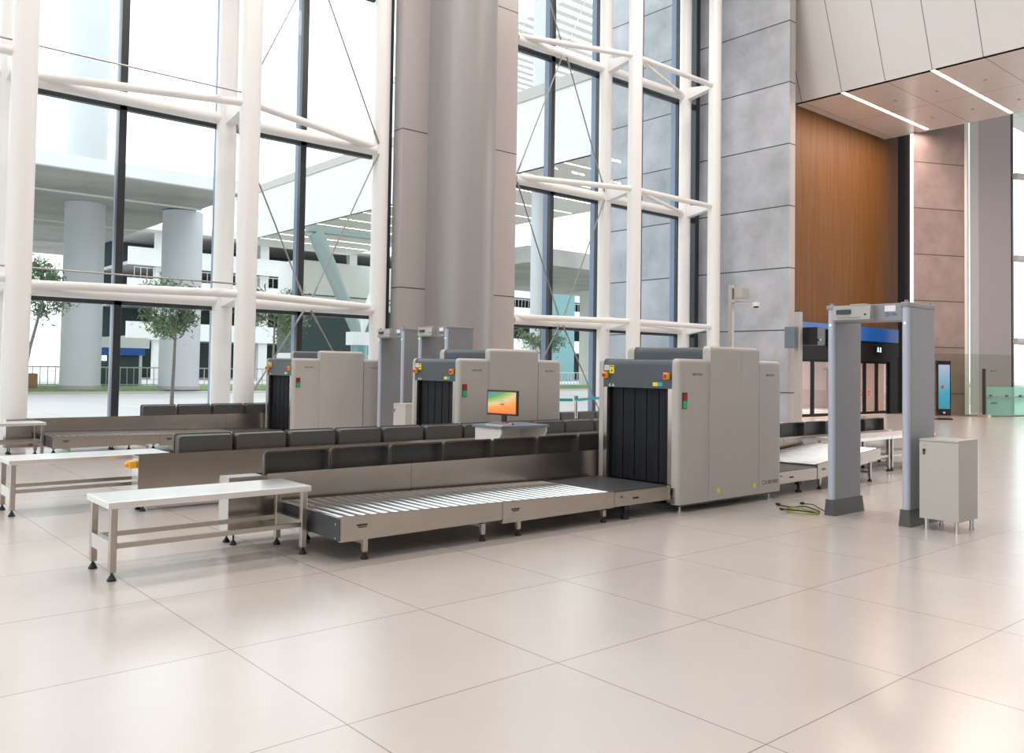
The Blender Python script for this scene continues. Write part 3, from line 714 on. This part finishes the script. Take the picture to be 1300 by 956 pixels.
# trussed facade columns
names = {-4.6: 'outside the frame', -.85: 'outside the left frame edge', 2.98: 'at the left frame edge', 6.90: 'behind the far tray rack', 10.60: 'just left of the taupe clad pier', 18.25: 'in the middle of the right glass wall', 21.98: 'next to the grey stone pier'}
RY, FY = 17.18, 16.03
RINGS = [2.80, 6.55, 10.35]
for x in (-.85, 2.98, 6.90, 10.60, 18.25, 21.98):
    t = thing('truss_column', 'white paired tube column of the glass wall, ' + names[x], 'column', (x, 0, 0))
    r_ = .20
    MB().tube((0, RY, 0), (0, RY, ZT), r_ if x < 9 else .19, n=24).build('rear_tube', 'paint_white', t, smooth=True)
    if x != 10.60:
        MB().tube((0, FY, 0), (0, FY, ZT), .20, n=24).build('front_tube', 'paint_white', t, smooth=True)
        for z in RINGS:
            m = MB(); m.bm
            pts = [(RY - .17, z + .22), (FY + .17, z + .10), (FY + .17, z - .02), (RY - .17, z - .16)]
            m.prism(pts, 0, -.10, .10); m.build('bracket', 'paint_white', t)
    MB().tube((0, RY, 0), (0, RY, .03), .30, n=24).build('base_plate', 'paint_white', t, smooth=True)
def bar(m, a, b, r=.085, n=14): m.tube(a, b, r, n=n)
brw = ['outside the left frame edge', 'in the far left bay', 'in the second bay, left of the clad pier', 'in the bay right of the clad pier', 'in the last bay before the stone pier']
XR = {0: -.85, 1: 2.98, 2: 6.90, 3: 10.60, 4: 14.45, 5: 18.25, 6: 21.98}
for bi, (a, b, diag, xb) in enumerate(((0, 1, 'F', 0), (1, 2, 'RF', 0), (2, 3, 'FR', 1), (4, 5, 'RF', 1), (5, 6, 'FF', 0))):
    xa, xb_ = XR[a], XR[b]
    if a == 4: xa = 14.60
    t = thing('bracing_frame', 'white tube struts of the glass wall ' + brw[bi], 'bracing')
    for z in RINGS:
        m = MB(); bar(m, (xa + .16, RY, z - .02), (xb_ - .16, RY, z - .02), .125); m.build('rear_strut', 'paint_white', t, smooth=True)
        ya = {'R': RY, 'F': FY}[diag[0]]; yb = {'R': RY, 'F': FY}[diag[-1]]
        m = MB(); bar(m, (xa + .16, ya, z + .05), (xb_ - .16, yb, z + .05), .08); m.build('front_strut', 'paint_white', t, smooth=True)
        if diag == 'FF':
            m = MB(); bar(m, (xa + .16, FY, z), (xb_ - .2, RY - .05, z), .055); m.build('diagonal_strut', 'paint_white', t, smooth=True)
    if xb:
        xm = (xa + xb_) / 2; yy = RY - .13
        segs = []
        for (z0, z1, up) in ((0.0, 2.8, 0), (2.8, 6.55, 1), (6.55, 10.35, 0), (10.35, 14.15, 1)):
            zm, zc = (z0, z1) if up else (z1, z0)
            for xc, sx in ((xa + .14, -1), (xb_ - .14, 1)):
                s = 1 if zc > zm else -1
                p, q = (xm + sx * .08, yy, zm + s * .12), (xc, yy, zc - s * .12)
                r = MB(); r.tube(p, q, .018, n=8); P0, Q0 = Vector(p), Vector(q); d = (Q0 - P0).normalized(); r.tube(P0, P0 + d * .32, .026, n=10); r.tube(Q0, Q0 - d * .32, .026, n=10)
                r.build('tension_rod', 'rod', t, smooth=True)
    else:
        if bi in (0, 1):
            for z in RINGS: MB().tube((xa + .1, FY, z + .24), (xb_ - .1, FY, z + .24), .016, n=8).build('tension_cable', 'rod', t, smooth=True)

# clad pier with rounded pilaster
cp_ = thing('clad_pier', 'wide taupe metal-clad pier with rounded front between the two glass walls', 'pier')
PX0, PX1, PY = 11.08, 14.66, 17.0
MB().box(PX0 + .74, PX1, PY, GY + .10, 0, ZT).build('flat_cladding', 'clad', cp_)
MB().box(PX0, PX0 + .76, PY - .0, PY + .06, 0, ZT).build('flank_panel', 'clad', cp_)
MB().box(PX0 - .0, PX0 + .03, PY + .06, GY - .12, 0, ZT).build('return_panel', 'clad', cp_)
rc = .79; cx, cy = 12.60, PY - .40
m = MB(); arc = [(cx + rc, PY - .002)] + [(cx + rc * math.cos(a), cy - rc * math.sin(a)) for a in [PI * k / 40 for k in range(41)]] + [(cx - rc, PY - .002)]
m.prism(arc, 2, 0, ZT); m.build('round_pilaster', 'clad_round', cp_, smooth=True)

# stone pier
SX = 23.0
sp = thing('stone_pier', 'tall grey concrete-slab pier running out through the glass wall', 'pier')
MB().box(SX, SX + .06, 14.05, 21.45, 0, ZT + .98).build('slab_face', 'stone', sp)
MB().box(SX + .06, SX + .33, 14.05, 14.11, 0, ZT + .98).build('slab_edge', 'stone_side', sp)
MB().box(SX + .06, SX + .33, 14.11, 21.45, 0, ZT + .98).build('core', 'stone_side', sp)

# timber wall with sliding doors
WY = 15.12
wl = MB().box(23.34, 32.35, WY, WY + .25, 2.95, ZT + .9).build('wall_back', 'wood'); struct(wl)
bd = thing('blue_sign_band', 'bright blue illuminated band above the sliding doors', 'sign', (0, 0, 0))
MB().box(24.7, 32.20, WY - .10, WY + .0, 2.66, 3.16).build('light_panel', 'blue_band', bd)
MB().box(23.36, 32.34, WY - .04, WY + .2, 2.10, 2.61).box(23.36, 32.34, WY + .001, WY + .2, 2.61, 2.94).build('header', 'door_frame', bd)
ex = thing('exit_sign', 'small glowing green running-man exit sign above the right-hand doors', 'sign', (30.65, WY - .045, 2.37))
MB().box(-.22, .24, -.05, .0, -.11, .11).build('sign_case', 'door_frame', ex)
m = MB(); m.tube((-.06, -.056, .07), (-.06, -.052, .07), .025, n=12)
m.prism([(-.10, .04), (-.02, .04), (-.03, -.02), (.02, -.08), (-.01, -.09), (-.06, -.035), (-.12, -.09), (-.14, -.075), (-.09, -.01), (-.13, .01)], 1, -.056, -.052)
m.box(.08, .17, -.056, -.052, -.09, .08); m.build('pictogram', 'exit_green', ex)
def sliding(n, x0, x1, leaves, label):
    d = empty_struct(f'door_{n}', label)
    MB().box(x0 - .12, x0, WY - .06, WY + .12, 0, 2.10).build('door_post', 'door_frame', d)
    MB().box(x1, x1 + .12, WY - .06, WY + .12, 0, 2.10).build('door_post', 'door_frame', d)
    MB().box(x0, x1, WY - .06, WY + .12, 1.93, 2.10).build('track_box', 'door_frame', d)
    k = (x1 - x0) / leaves
    for i in range(leaves):
        a, b = x0 + i * k + .005, x0 + (i + 1) * k - .005
        lf = MB().box(a, a + .09, WY, WY + .05, .02, 1.93).box(b - .09, b, WY, WY + .05, .02, 1.93).box(a + .09, b - .09, WY, WY + .05, .02, .12).box(a + .09, b - .09, WY, WY + .05, 1.86, 1.93).build('door_leaf', 'door_frame', d)
        MB().box(a + .09, b - .09, WY + .015, WY + .03, .12, 1.86).build('pane', 'glass_door', lf)
        if n == 2 and i in (0, 1):
            xx = (b - .28) if i == 0 else (a + .28)
            st = MB().tube((xx, WY + .008, .78), (xx, WY + .014, .78), .085, n=18).build('no_entry_sticker', 'red_sticker', lf)
            st2 = MB().box(xx - .05, xx + .05, WY + .004, WY + .008, .765, .795).build('sticker_bar', 'white_label', lf)
    return d
sliding(1, 24.9, 27.6, 2, 'left pair of black framed sliding glass doors')
sliding(2, 28.9, 31.6, 3, 'right set of black framed sliding glass doors')
o = MB().box(27.72, 28.78, WY, WY + .12, 0, 2.10).build('wall_between_doors', 'door_frame'); struct(o)
o = MB().box(31.72, 32.35, WY, WY + .12, 0, 2.10).build('wall_beside_doors', 'door_frame'); struct(o)
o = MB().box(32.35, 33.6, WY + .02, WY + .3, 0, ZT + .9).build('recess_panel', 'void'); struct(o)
o = MB().box(33.45, 33.472, WY - .04, WY + .02, 0.3, 12.3).build('trim_1', 'strip_light'); struct(o)
# vestibule behind the doors
M['vest_wall'] = mat('vestibule_wall', (.48, .36, .32), .6, noise=.1, nscale=.6)
struct(MB().box(34.6, 34.8, WY + .3, WY + 4.4, -.02, 3.4).build('vestibule_end_wall', 'vest_wall'))
o = MB().box(23.4, 34.6, WY + 4.2, WY + 4.4, -.02, 3.4).build('vestibule_wall', 'vest_wall'); struct(o)
o = MB().box(23.4, 34.6, WY + .3, WY + 4.2, 2.9, 3.0).build('vestibule_ceiling', 'ceiling'); struct(o)
vl = thing('vestibule_glow_strip', 'added unseen glow strip brightening the doorway vestibule', 'lamp', (28.5, WY + 2.2, 2.86)); MB().box(-3.5, 3.5, -.1, .1, 0, .04).build('diffuser', 'strip_light', vl)  # glowing strip added out of sight to brighten the space behind the doors

# soffit box above the entrance, running on outside
SZ = 10.28; CX0, CX1 = 25.0, 31.1
sf = MB().box(CX0, CX1, 2.0, WY + .02, SZ, SZ + .15).build('soffit', 'soffit'); struct(sf)
m = MB(); m.prism([(CX0, SZ), (CX0 - 1.15, 13.1), (CX0 - 1.15, ZT + 1), (CX0 + .15, ZT + 1), (CX0 + .15, SZ)], 1, 2.0, WY + 2.1); o = m.build('bulkhead', 'fascia'); struct(o)
o = MB().box(CX1, CX1 + .15, 2, WY, SZ, ZT + 1).build('bulkhead_rear', 'fascia'); struct(o)
for i, yy in enumerate((13.45, 10.70, 7.95, 5.2)):
    t = thing('linear_light', ['leftmost', 'second', 'third', 'fourth'][i] + ' warm white line of light in the soffit', 'light', (0, yy, SZ), group=None)
    MB().box(CX0 + .05, CX1 - .05, -.055, .055, -.006, -.001).build('diffuser', 'strip_light', t)
m = MB()
for yy in (12.7, 11.4, 10.0, 8.6):
    for xx in (27.0, 29.7): m.tube((xx, yy, SZ - .03), (xx, yy, SZ), .05, n=12)
m.build('sprinkler_heads', 'zinc', None); tag(bpy.data.objects['sprinkler_heads'], 'small ceiling sensors dotted over the soffit', 'sensor', kind='stuff')

# warm stone pier on the right
def slab(p0, p1, back): return [p0, p1, (p1[0] + back[0], p1[1] + back[1]), (p0[0] + back[0], p0[1] + back[1])]
p2 = thing('warm_stone_pier', 'pinkish concrete-slab pier behind the metal detector on the right', 'pier')
MB().prism(slab((31.02, 13.93), (32.98, 12.96), (1.6, .55)), 2, 0, 13.2).build('slab_face', 'stone2', p2)
MB().prism(slab((32.99, 12.955), (33.09, 12.905), (1.6, .55)), 2, 0, 13.2).build('white_edge', 'paint_white', p2)
p3 = thing('grey_clad_column', 'grey clad column at the far right beside the pinkish pier', 'column')
q = 1.09
M['pale_strip'] = mat('pale_grey_strip', (.72, .75, .76), .4); M['far_clad'] = mat('far_grey_cladding', (.56, .52, .54), .4)
MB().prism(slab((33.20 * q, 12.85 * q), (33.56 * q, 12.68 * q), (1.6, .6)), 2, 0, 14.6).build('pale_strip', 'pale_strip', p3)
MB().prism(slab((33.561 * q, 12.68 * q), (34.9 * q, 12.05 * q), (1.6, .6)), 2, 0, 14.6).build('cladding', 'far_clad', p3)

# far right: glazing, balustrade, kiosk
fw = empty_struct('window_9', 'bright glass wall at the far right edge')
for x, y in ((38.5, 13.3), (41.2, 12.1), (44, 10.9)):
    MB().box(x - .08, x + .08, y - .08, y + .08, 0, ZT).build('mullion', 'mullion', fw)
for z in (2.9, 6.3, 9.7): MB().tube((38.4, 13.1, z), (45.6, 10.0, z), .14, n=12).build('strut', 'paint_white', fw, smooth=True)
MB().tube((39.75, 12.4, 0), (39.75, 12.4, ZT), .20, n=16).build('tube', 'paint_white', fw, smooth=True)
MB().prism([(38.5, 13.3), (45.6, 10.3), (45.6, 10.32), (38.5, 13.32)], 2, .1, ZT).build('pane', 'glass', fw)

gp = thing('glass_screen', 'tall tinted glass screen across the foot of the right-hand piers', 'glass screen')
MB().prism([(30.4, 13.85), (37.5, 10.3), (37.51, 10.32), (30.41, 13.87)], 2, .06, 2.25).build('pane', 'glass_smoke', gp)
MB().prism([(30.6, 13.73), (37.5, 10.28), (37.53, 10.34), (30.63, 13.79)], 2, 0, .06).build('base_channel', 'steel', gp)
bl = thing('glass_balustrade', 'waist-high green glass balustrade at the far right', 'railing')
P0, P1 = Vector((32.80, 12.22)), Vector((38.5, 9.2)); d = (P1 - P0).normalized()
for k in range(5):
    a = P0 + d * (k * 1.25 + .01); b = P0 + d * ((k + 1) * 1.25 - .01)
    MB().prism([(a.x, a.y), (b.x, b.y), (b.x + .006, b.y + .012), (a.x + .006, a.y + .012)], 2, .05, 1.08).build('glass_panel', 'glass_green', bl)
    m = MB()
    for q in (.2, .75):
        c = a.lerp(b, q); m.tube((c.x, c.y, .75), (c.x - .03, c.y - .05, .75), .05, n=10)
    m.build('glass_clamp', 'gate_shoe', bl)
MB().tube((P0.x, P0.y - .06, .72), (P1.x, P1.y - .06, .72), .018, n=8).build('handrail', 'zinc', bl)
gp2 = thing('gate_post', 'steel gate post with two short arms at the start of the green balustrade', 'post', (32.62, 12.15, 0))
MB().box(-.05, .05, -.05, .05, 0, 1.72).build('post', 'cable_dark', gp2)
MB().box(-.16, .16, -.16, .16, 0, .10).build('base', 'steel', gp2)
MB().box(.04, .50, -.24, -.20, 1.62, 1.67).build('arm', 'gate_shoe', gp2)
MB().box(.04, .50, -.24, -.20, .48, .53).build('arm', 'gate_shoe', gp2)
M['kiosk_picture'] = screen_mat('kiosk_picture', [(0, (.04, .35, .45)), (.35, (.05, .45, .60)), (.7, (.30, .55, .70)), (1, (.55, .62, .78))], (0.0, 1.0), .8)
kk = thing('display_totem', 'black totem with a blue screen in front of the pinkish pier', 'totem', (29.35, 12.2, 0), rz=math.radians(-38))
h_ = MB().box(-.24, .24, -.05, .05, .14, 1.95, .01, 1).build('housing', 'screen_black', kk)
M['kiosk_picture'].node_tree.nodes['Principled BSDF'].inputs['Roughness'].default_value = .3
MB().box(-.19, .19, -.054, -.050, .36, 1.82).build('screen', 'kiosk_picture', h_)
MB().box(-.10, -.02, -.057, -.054, 1.02, 1.14).build('screen_mark', 'red_sticker', h_)
MB().prism([(-.05, .26), (.05, .26), (0, .19)], 1, -.056, -.051).build('emblem', 'white_label', h_)
MB().box(-.25, .25, -.12, .12, 0, .05).build('foot_plate', 'screen_black', kk)
MB().box(-.22, .22, -.04, .04, .05, .14).build('plinth', 'steel', kk)

# ceiling and far walls of the hall
M['hall_wall'] = mat('hall_wall_paint', (.62, .60, .58), .6, noise=.03)
lw = empty_struct('window_10')
for k in range(11): MB().box(-30.2, -30, -25 + k * 4.2, -24.85 + k * 4.2, 0, ZT + 1).build('mullion', 'mullion', lw)
for z0, z1 in ((0, .4), (4.9, 5.05), (9.9, 10.05)): MB().box(-30.15, -30.02, -25, 17.4, z0, z1).build('transom', 'mullion', lw)
MB().box(-30.1, -30.08, -25, 17.4, .4, ZT + 1).build('pane', 'glass', lw)
struct(MB().box(-90, -30.2, -60, 17.6, -.3, -.02).build('exterior_paving', 'pave'))
struct(MB().box(-30, 70, -25.3, -25, 0, ZT + 1).build('wall_back', 'hall_wall'))
ce = MB().box(-30, 70, -25, 17.6, ZT + 1.0, ZT + 1.3).build('ceiling', 'ceiling'); struct(ce)
o = MB().box(-30, 22.98, 17.35, 17.62, ZT + .02, ZT + .98).build('wall_front_header', 'fascia'); struct(o)

# ================================================================== BUILD: outside
def round_col(x, y, r, h, label):
    t = thing('round_column', label, 'column', (x, y, 0))
    MB().tube((0, 0, .25), (0, 0, h), r, n=40).build('shaft', 'round_col', t, smooth=True)
    MB().tube((0, 0, .06), (0, 0, .25), r + .06, n=40).build('base_ring', 'conc', t, smooth=True)
    return t
round_col(12.15, 49.0, .98, 9.85, 'tall pale round column outside, seen in the far left bay')
uc = thing('round_column', 'upper length of the tall pale column, rising above the road deck', 'column', (12.15, 49.0, 10.31)); MB().tube((0, 0, 0), (0, 0, 24), .98, n=40).build('shaft', 'round_col', uc, smooth=True)
round_col(16.75, 47.5, 1.05, 9.8, 'round column under the concrete deck outside, beside the small tree')
round_col(26.8, 29.2, .50, 24, 'slim white round column outside, right of the clad pier')
round_col(38.2, 51.0, 1.1, 9.8, 'round column outside in the bay right of the clad pier')
# elevated deck
dk_ = thing('elevated_deck', 'broad concrete underside of the elevated road outside', 'bridge deck')
MB().box(-60, 17.2, 40.2, 74, 9.86, 10.3).build('slab', 'conc', dk_)
MB().box(-60, 17.2, 39.9, 40.2, 9.75, 10.34).build('edge_beam', 'white_wall', dk_)
m = MB()
for yy in (46, 56, 66): m.box(-60, 17.2, yy, yy + .14, 9.78, 9.86)
m.build('rib', 'white_wall', dk_)
for xx in (-14, 2): MB().box(xx, xx + .12, 40.2, 74, 9.80, 9.86).build('cross_beam', 'conc', dk_)
d2 = thing('approach_deck', 'concrete ramp deck outside, low in the bay right of the clad pier', 'bridge deck')
MB().box(40, 64, 45, 62, 9.0, 10.2).build('slab', 'conc', d2)
for xx in (44, 58): MB().box(xx, xx + 1.2, 56.5, 57.7, -.03, 9.0).build('pillar', 'white_wall', d2)
# car-park building
bd2 = thing('car_park_building', 'white multi-storey car park with dark open floors outside', 'building')
BY = 80
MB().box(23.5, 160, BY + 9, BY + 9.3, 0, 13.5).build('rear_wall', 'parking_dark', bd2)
for z0, z1 in ((3.6, 5.2), (6.9, 9.1), (10.3, 11.9)):
    MB().box(23.5, 160, BY, BY + .25, z0, z1).build('parapet', 'white_wall', bd2)
    MB().box(23.5, 160, BY + .25, BY + 9, z0, z0 + .3).build('floor_slab', 'conc', bd2)
MB().box(23, 161, BY - 1.5, BY + 10, 13.4, 13.9).build('roof_slab', 'white_wall', bd2)
for i in range(13):
    MB().box(26 + i * 10, 26.9 + i * 10, BY + .3, BY + 1, 0, 13.4).build('pillar', 'white_wall', bd2)
for a, b in ((46, 51), (73, 79), (86, 92)):
    MB().box(a, b, BY - .5, BY - .2, 0, 12).build('teal_glazing', 'parking_glass', bd2)
m = MB()
for i in range(120): m.box(24 + i * .55, 24.05 + i * .55, BY - .02, BY + .02, 9.1, 10.1)
m.box(24, 90, BY - .03, BY + .03, 10.05, 10.12); rl = m.build('parapet_railing', 'zinc', bd2)
# pale building between
pb = thing('pale_terminal_wing', 'pale building wing with dark glazed ground floor seen left of the clad pier', 'building')
MB().box(29.0, 40, 58, 61.4, 5.8, 9.3).build('upper_wall', 'white_wall', pb)
MB().box(29.0, 40, 58.4, 61.4, 2.4, 5.8).build('dark_glazing', 'parking_dark', pb)
MB().box(34.6, 36.4, 58.1, 58.39, .0, 5.8).build('teal_panel', 'parking_glass', pb)
MB().box(29.0, 40, 58, 61.4, 0, 2.4).build('base_wall', 'white_wall', pb)
m = MB()
for zz in (6.35, 6.7): m.box(29.2, 39.8, 57.95, 58, zz, zz + .08)
m.build('slot', 'parking_dark', pb)
# kiosk with blue awning
ak = thing('awning_kiosk', 'small kiosk with blue and white awning outside, left glass bay', 'kiosk')
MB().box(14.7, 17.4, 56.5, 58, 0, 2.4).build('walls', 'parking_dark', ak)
MB().box(14.4, 17.9, 56.1, 58, 2.40, 3.05).build('white_fascia', 'white_wall', ak)
MB().box(14.4, 17.6, 56.02, 56.1, 1.95, 2.40).build('awning', 'awning', ak)
MB().box(17.42, 17.6, 56.5, 57, 0, 2.4).build('post', 'white_wall', ak)
MB().box(15.2, 15.45, 56.4, 56.49, 1.6, 1.9).build('lit_sign', 'downlight', ak)
# fence
fn = thing('lattice_fence', 'pale lattice fence behind the grass strip outside', 'fence')
m = MB()
for i in range(150):
    x = 4 + i * .4; m.box(x, x + .04, 55.5, 55.54, .065, 1.15)
m.build('pickets', 'zinc', fn)
MB().box(4, 64, 55.48, 55.56, 1.15, 1.22).build('top_rail', 'zinc', fn); MB().box(4, 64, 55.48, 55.56, .1, .16).build('bottom_rail', 'zinc', fn)
# green slanted column
vc = thing('slanted_steel_column', 'pale green slanted steel column with beam outside, left of the clad pier', 'column')
MB().tube((20.86, 40, 8.35), (23.5, 40, 3.2), .42, .30, n=20).build('strut', 'green_steel', vc, smooth=True)
MB().tube((24.9, 40, 6.4), (23.5, 40, 3.2), .25, .30, n=20).build('strut', 'white_wall', vc, smooth=True)
MB().box(20.4, 26, 39.8, 40.2, 8.35, 8.62).build('beam', 'green_steel', vc)
MB().box(23.0, 24.2, 39.6, 40.4, 2.6, 3.3).build('pedestal_head', 'white_wall', vc)
MB().tube((23.6, 40, 0), (23.6, 40, 2.6), .45, n=24).build('pedestal', 'parking_glass', vc, smooth=True)
# outside run of the entrance canopy
oc = thing('entrance_canopy', 'white canopy bulkhead with line lights continuing outside beyond the pier', 'canopy')
MB().box(CX0, CX1 + 3, 21.7, 60, SZ, SZ + .15).build('soffit_panel', 'soffit', oc)
m = MB(); m.prism([(CX0, SZ), (CX0 - .05, 13.4), (CX0 + .15, 13.4), (CX0 + .15, SZ)], 1, 21.7, 60); m.build('bulkhead_panel', 'white_wall', oc)
m = MB(); m.box(CX0 - .12, CX0 + .2, 21.7, 60, 13.4, 13.9); m.build('coping', 'cab', oc)
for i in range(12): MB().box(CX0 + .2, CX1 + 2.6, 26 + i * 2.75, 26.10 + i * 2.75, SZ - .006, SZ - .001).build('line_light', 'downlight', oc)
# louvred roof far above
lr = thing('louvred_roof', 'white louvred roof high outside, top of the bay right of the clad pier', 'roof')
for i in range(26):
    MB().box(33, 60, 30 + i * .9, 30.45 + i * .9, 22.2, 22.35).build('louvre', 'white_wall', lr)

# trees
def tree(name, x, y, h, lean, crown_r, nleaf, label, base=None):
    t = thing('young_pine_tree', label, 'tree', (x, y, 0)); rnd = random.Random(int(x * 100))
    top = Vector((lean, .1, h)); mid = Vector((lean * .35, 0, h * .5))
    MB().path([(0, 0, 0), (lean * .12, 0, h * .25), mid, top * .82, top], [.055, .048, .04, .025, .012], 8).build('trunk', 'bark', t, smooth=True)
    m = MB(); tips = []
    for i in range(10):
        a = rnd.uniform(0, 2 * PI); b0 = mid.lerp(top, rnd.uniform(.35, .95)); L_ = rnd.uniform(.5, 1) * crown_r
        b1 = b0 + Vector((math.cos(a) * L_, math.sin(a) * L_, rnd.uniform(.25, .7) * crown_r)); m.path([b0, b0.lerp(b1, .5) + Vector((0, 0, -.04)), b1], [.016, .012, .006], 5); tips += [b1, b0.lerp(b1, .65)]
    tips.append(top)
    m.build('branches', 'bark', t, smooth=True)
    m = MB()
    for k in range(nleaf):
        c = rnd.choice(tips) + Vector([rnd.gauss(0, crown_r * .17) for _ in range(3)]); s = rnd.uniform(.022, .05)
        u = Vector([rnd.uniform(-1, 1) for _ in range(3)]).normalized(); v = u.cross(Vector([rnd.uniform(-1, 1) for _ in range(3)])).normalized()
        q = [m.bm.verts.new(c + u * s * 2), m.bm.verts.new(c + v * s * .5), m.bm.verts.new(c - u * s * 2), m.bm.verts.new(c - v * s * .5)]; m.bm.faces.new(q)
    m.build('foliage', 'leaf', t)
    return t
tree('t', 4.1, 21.6, 3.5, .55, .62, 1700, 'thin leaning young tree outside in the far left bay')
tree('t', 7.35, 21.3, 3.0, .1, .80, 3000, 'young pine outside beside the second white column')
tree('t', 10.5, 22.5, 3.0, .1, .85, 2600, 'young pine outside behind the far scanner')
tree('t', 21.3, 23.2, 2.9, .1, .8, 1500, 'sparse young tree outside right of the clad pier')
for i, (x, y, w) in enumerate(((10.2, 52, 'left of the tall round column'), (27.5, 50, 'behind the far scanner'))):
    t = thing('planter_box', 'terracotta planter outside, ' + w, 'planter', (x, y, .06)); MB().box(-.5, .5, -.4, .4, 0, .75, .03, 2).build('box', 'planter', t); MB().box(-.44, .44, -.34, .34, .70, .77).build('soil', 'bark', t)

# ================================================================== LIGHT
w = bpy.data.worlds.new('sky'); SC.world = w; w.use_nodes = True
bg = w.node_tree.nodes['Background']; bg.inputs[0].default_value = (.93, .965, 1, 1); bg.inputs[1].default_value = 2.5
def area(name, loc, rot, size, sy, energy, col):
    l = bpy.data.lights.new(name, 'AREA'); l.shape = 'RECTANGLE'; l.size = size; l.size_y = sy; l.energy = energy; l.color = col
    o = bpy.data.objects.new(name, l); COL.objects.link(o); o.location = loc; o.rotation_euler = rot; return o
# added fill lights high in the hall, out of view
for y, e_ in ((12.5, 560), (4, 420), (-7, 260)):
    for x in (-3, 7, 17): area('hall_fill_light', (x, y, ZT + .8), (0, 0, 0), 5, 2.2, e_, (1, .945, .90))
for i in range(4): area('soffit_lamp', (28.2, 13.45 - i * 2.75, SZ - .05), (0, 0, 0), 6, .3, 260, (1, .80, .71))
area('vestibule_fill_light', (28.5, WY + 2.2, 2.7), (0, 0, 0), 7, .4, 650, (1, .85, .75))  # added unseen fill for the vestibule

# ================================================================== CAMERA
cam = bpy.data.cameras.new('camera'); co = bpy.data.objects.new('camera', cam); COL.objects.link(co)
F_, PITCH, ROLL, YAW, CY_ = 1085.9, .0325, .0150, .7096, 432.55
f = Vector((math.sin(YAW) * math.cos(PITCH), math.cos(YAW) * math.cos(PITCH), math.sin(PITCH)))
r0 = Vector((math.cos(YAW), -math.sin(YAW), 0)); u0 = r0.cross(f)
r = math.cos(ROLL) * r0 + math.sin(ROLL) * u0; u = -math.sin(ROLL) * r0 + math.cos(ROLL) * u0
mt = Matrix((r, u, -f)).transposed().to_4x4(); mt.translation = Vector((0, 0, 1.48)); co.matrix_world = mt
cam.sensor_width = 36; cam.lens = 36 * F_ / 1300; cam.shift_y = -(478 - CY_) / 1300; cam.clip_start = .05; cam.clip_end = 600
SC.camera = co
vs = SC.view_settings; vs.view_transform = 'Standard'; vs.look = 'None'; vs.gamma = 1; vs.use_curve_mapping = False; vs.exposure = -0.10
SC.cycles.transparent_max_bounces = 24
SC.cycles.max_bounces = 10
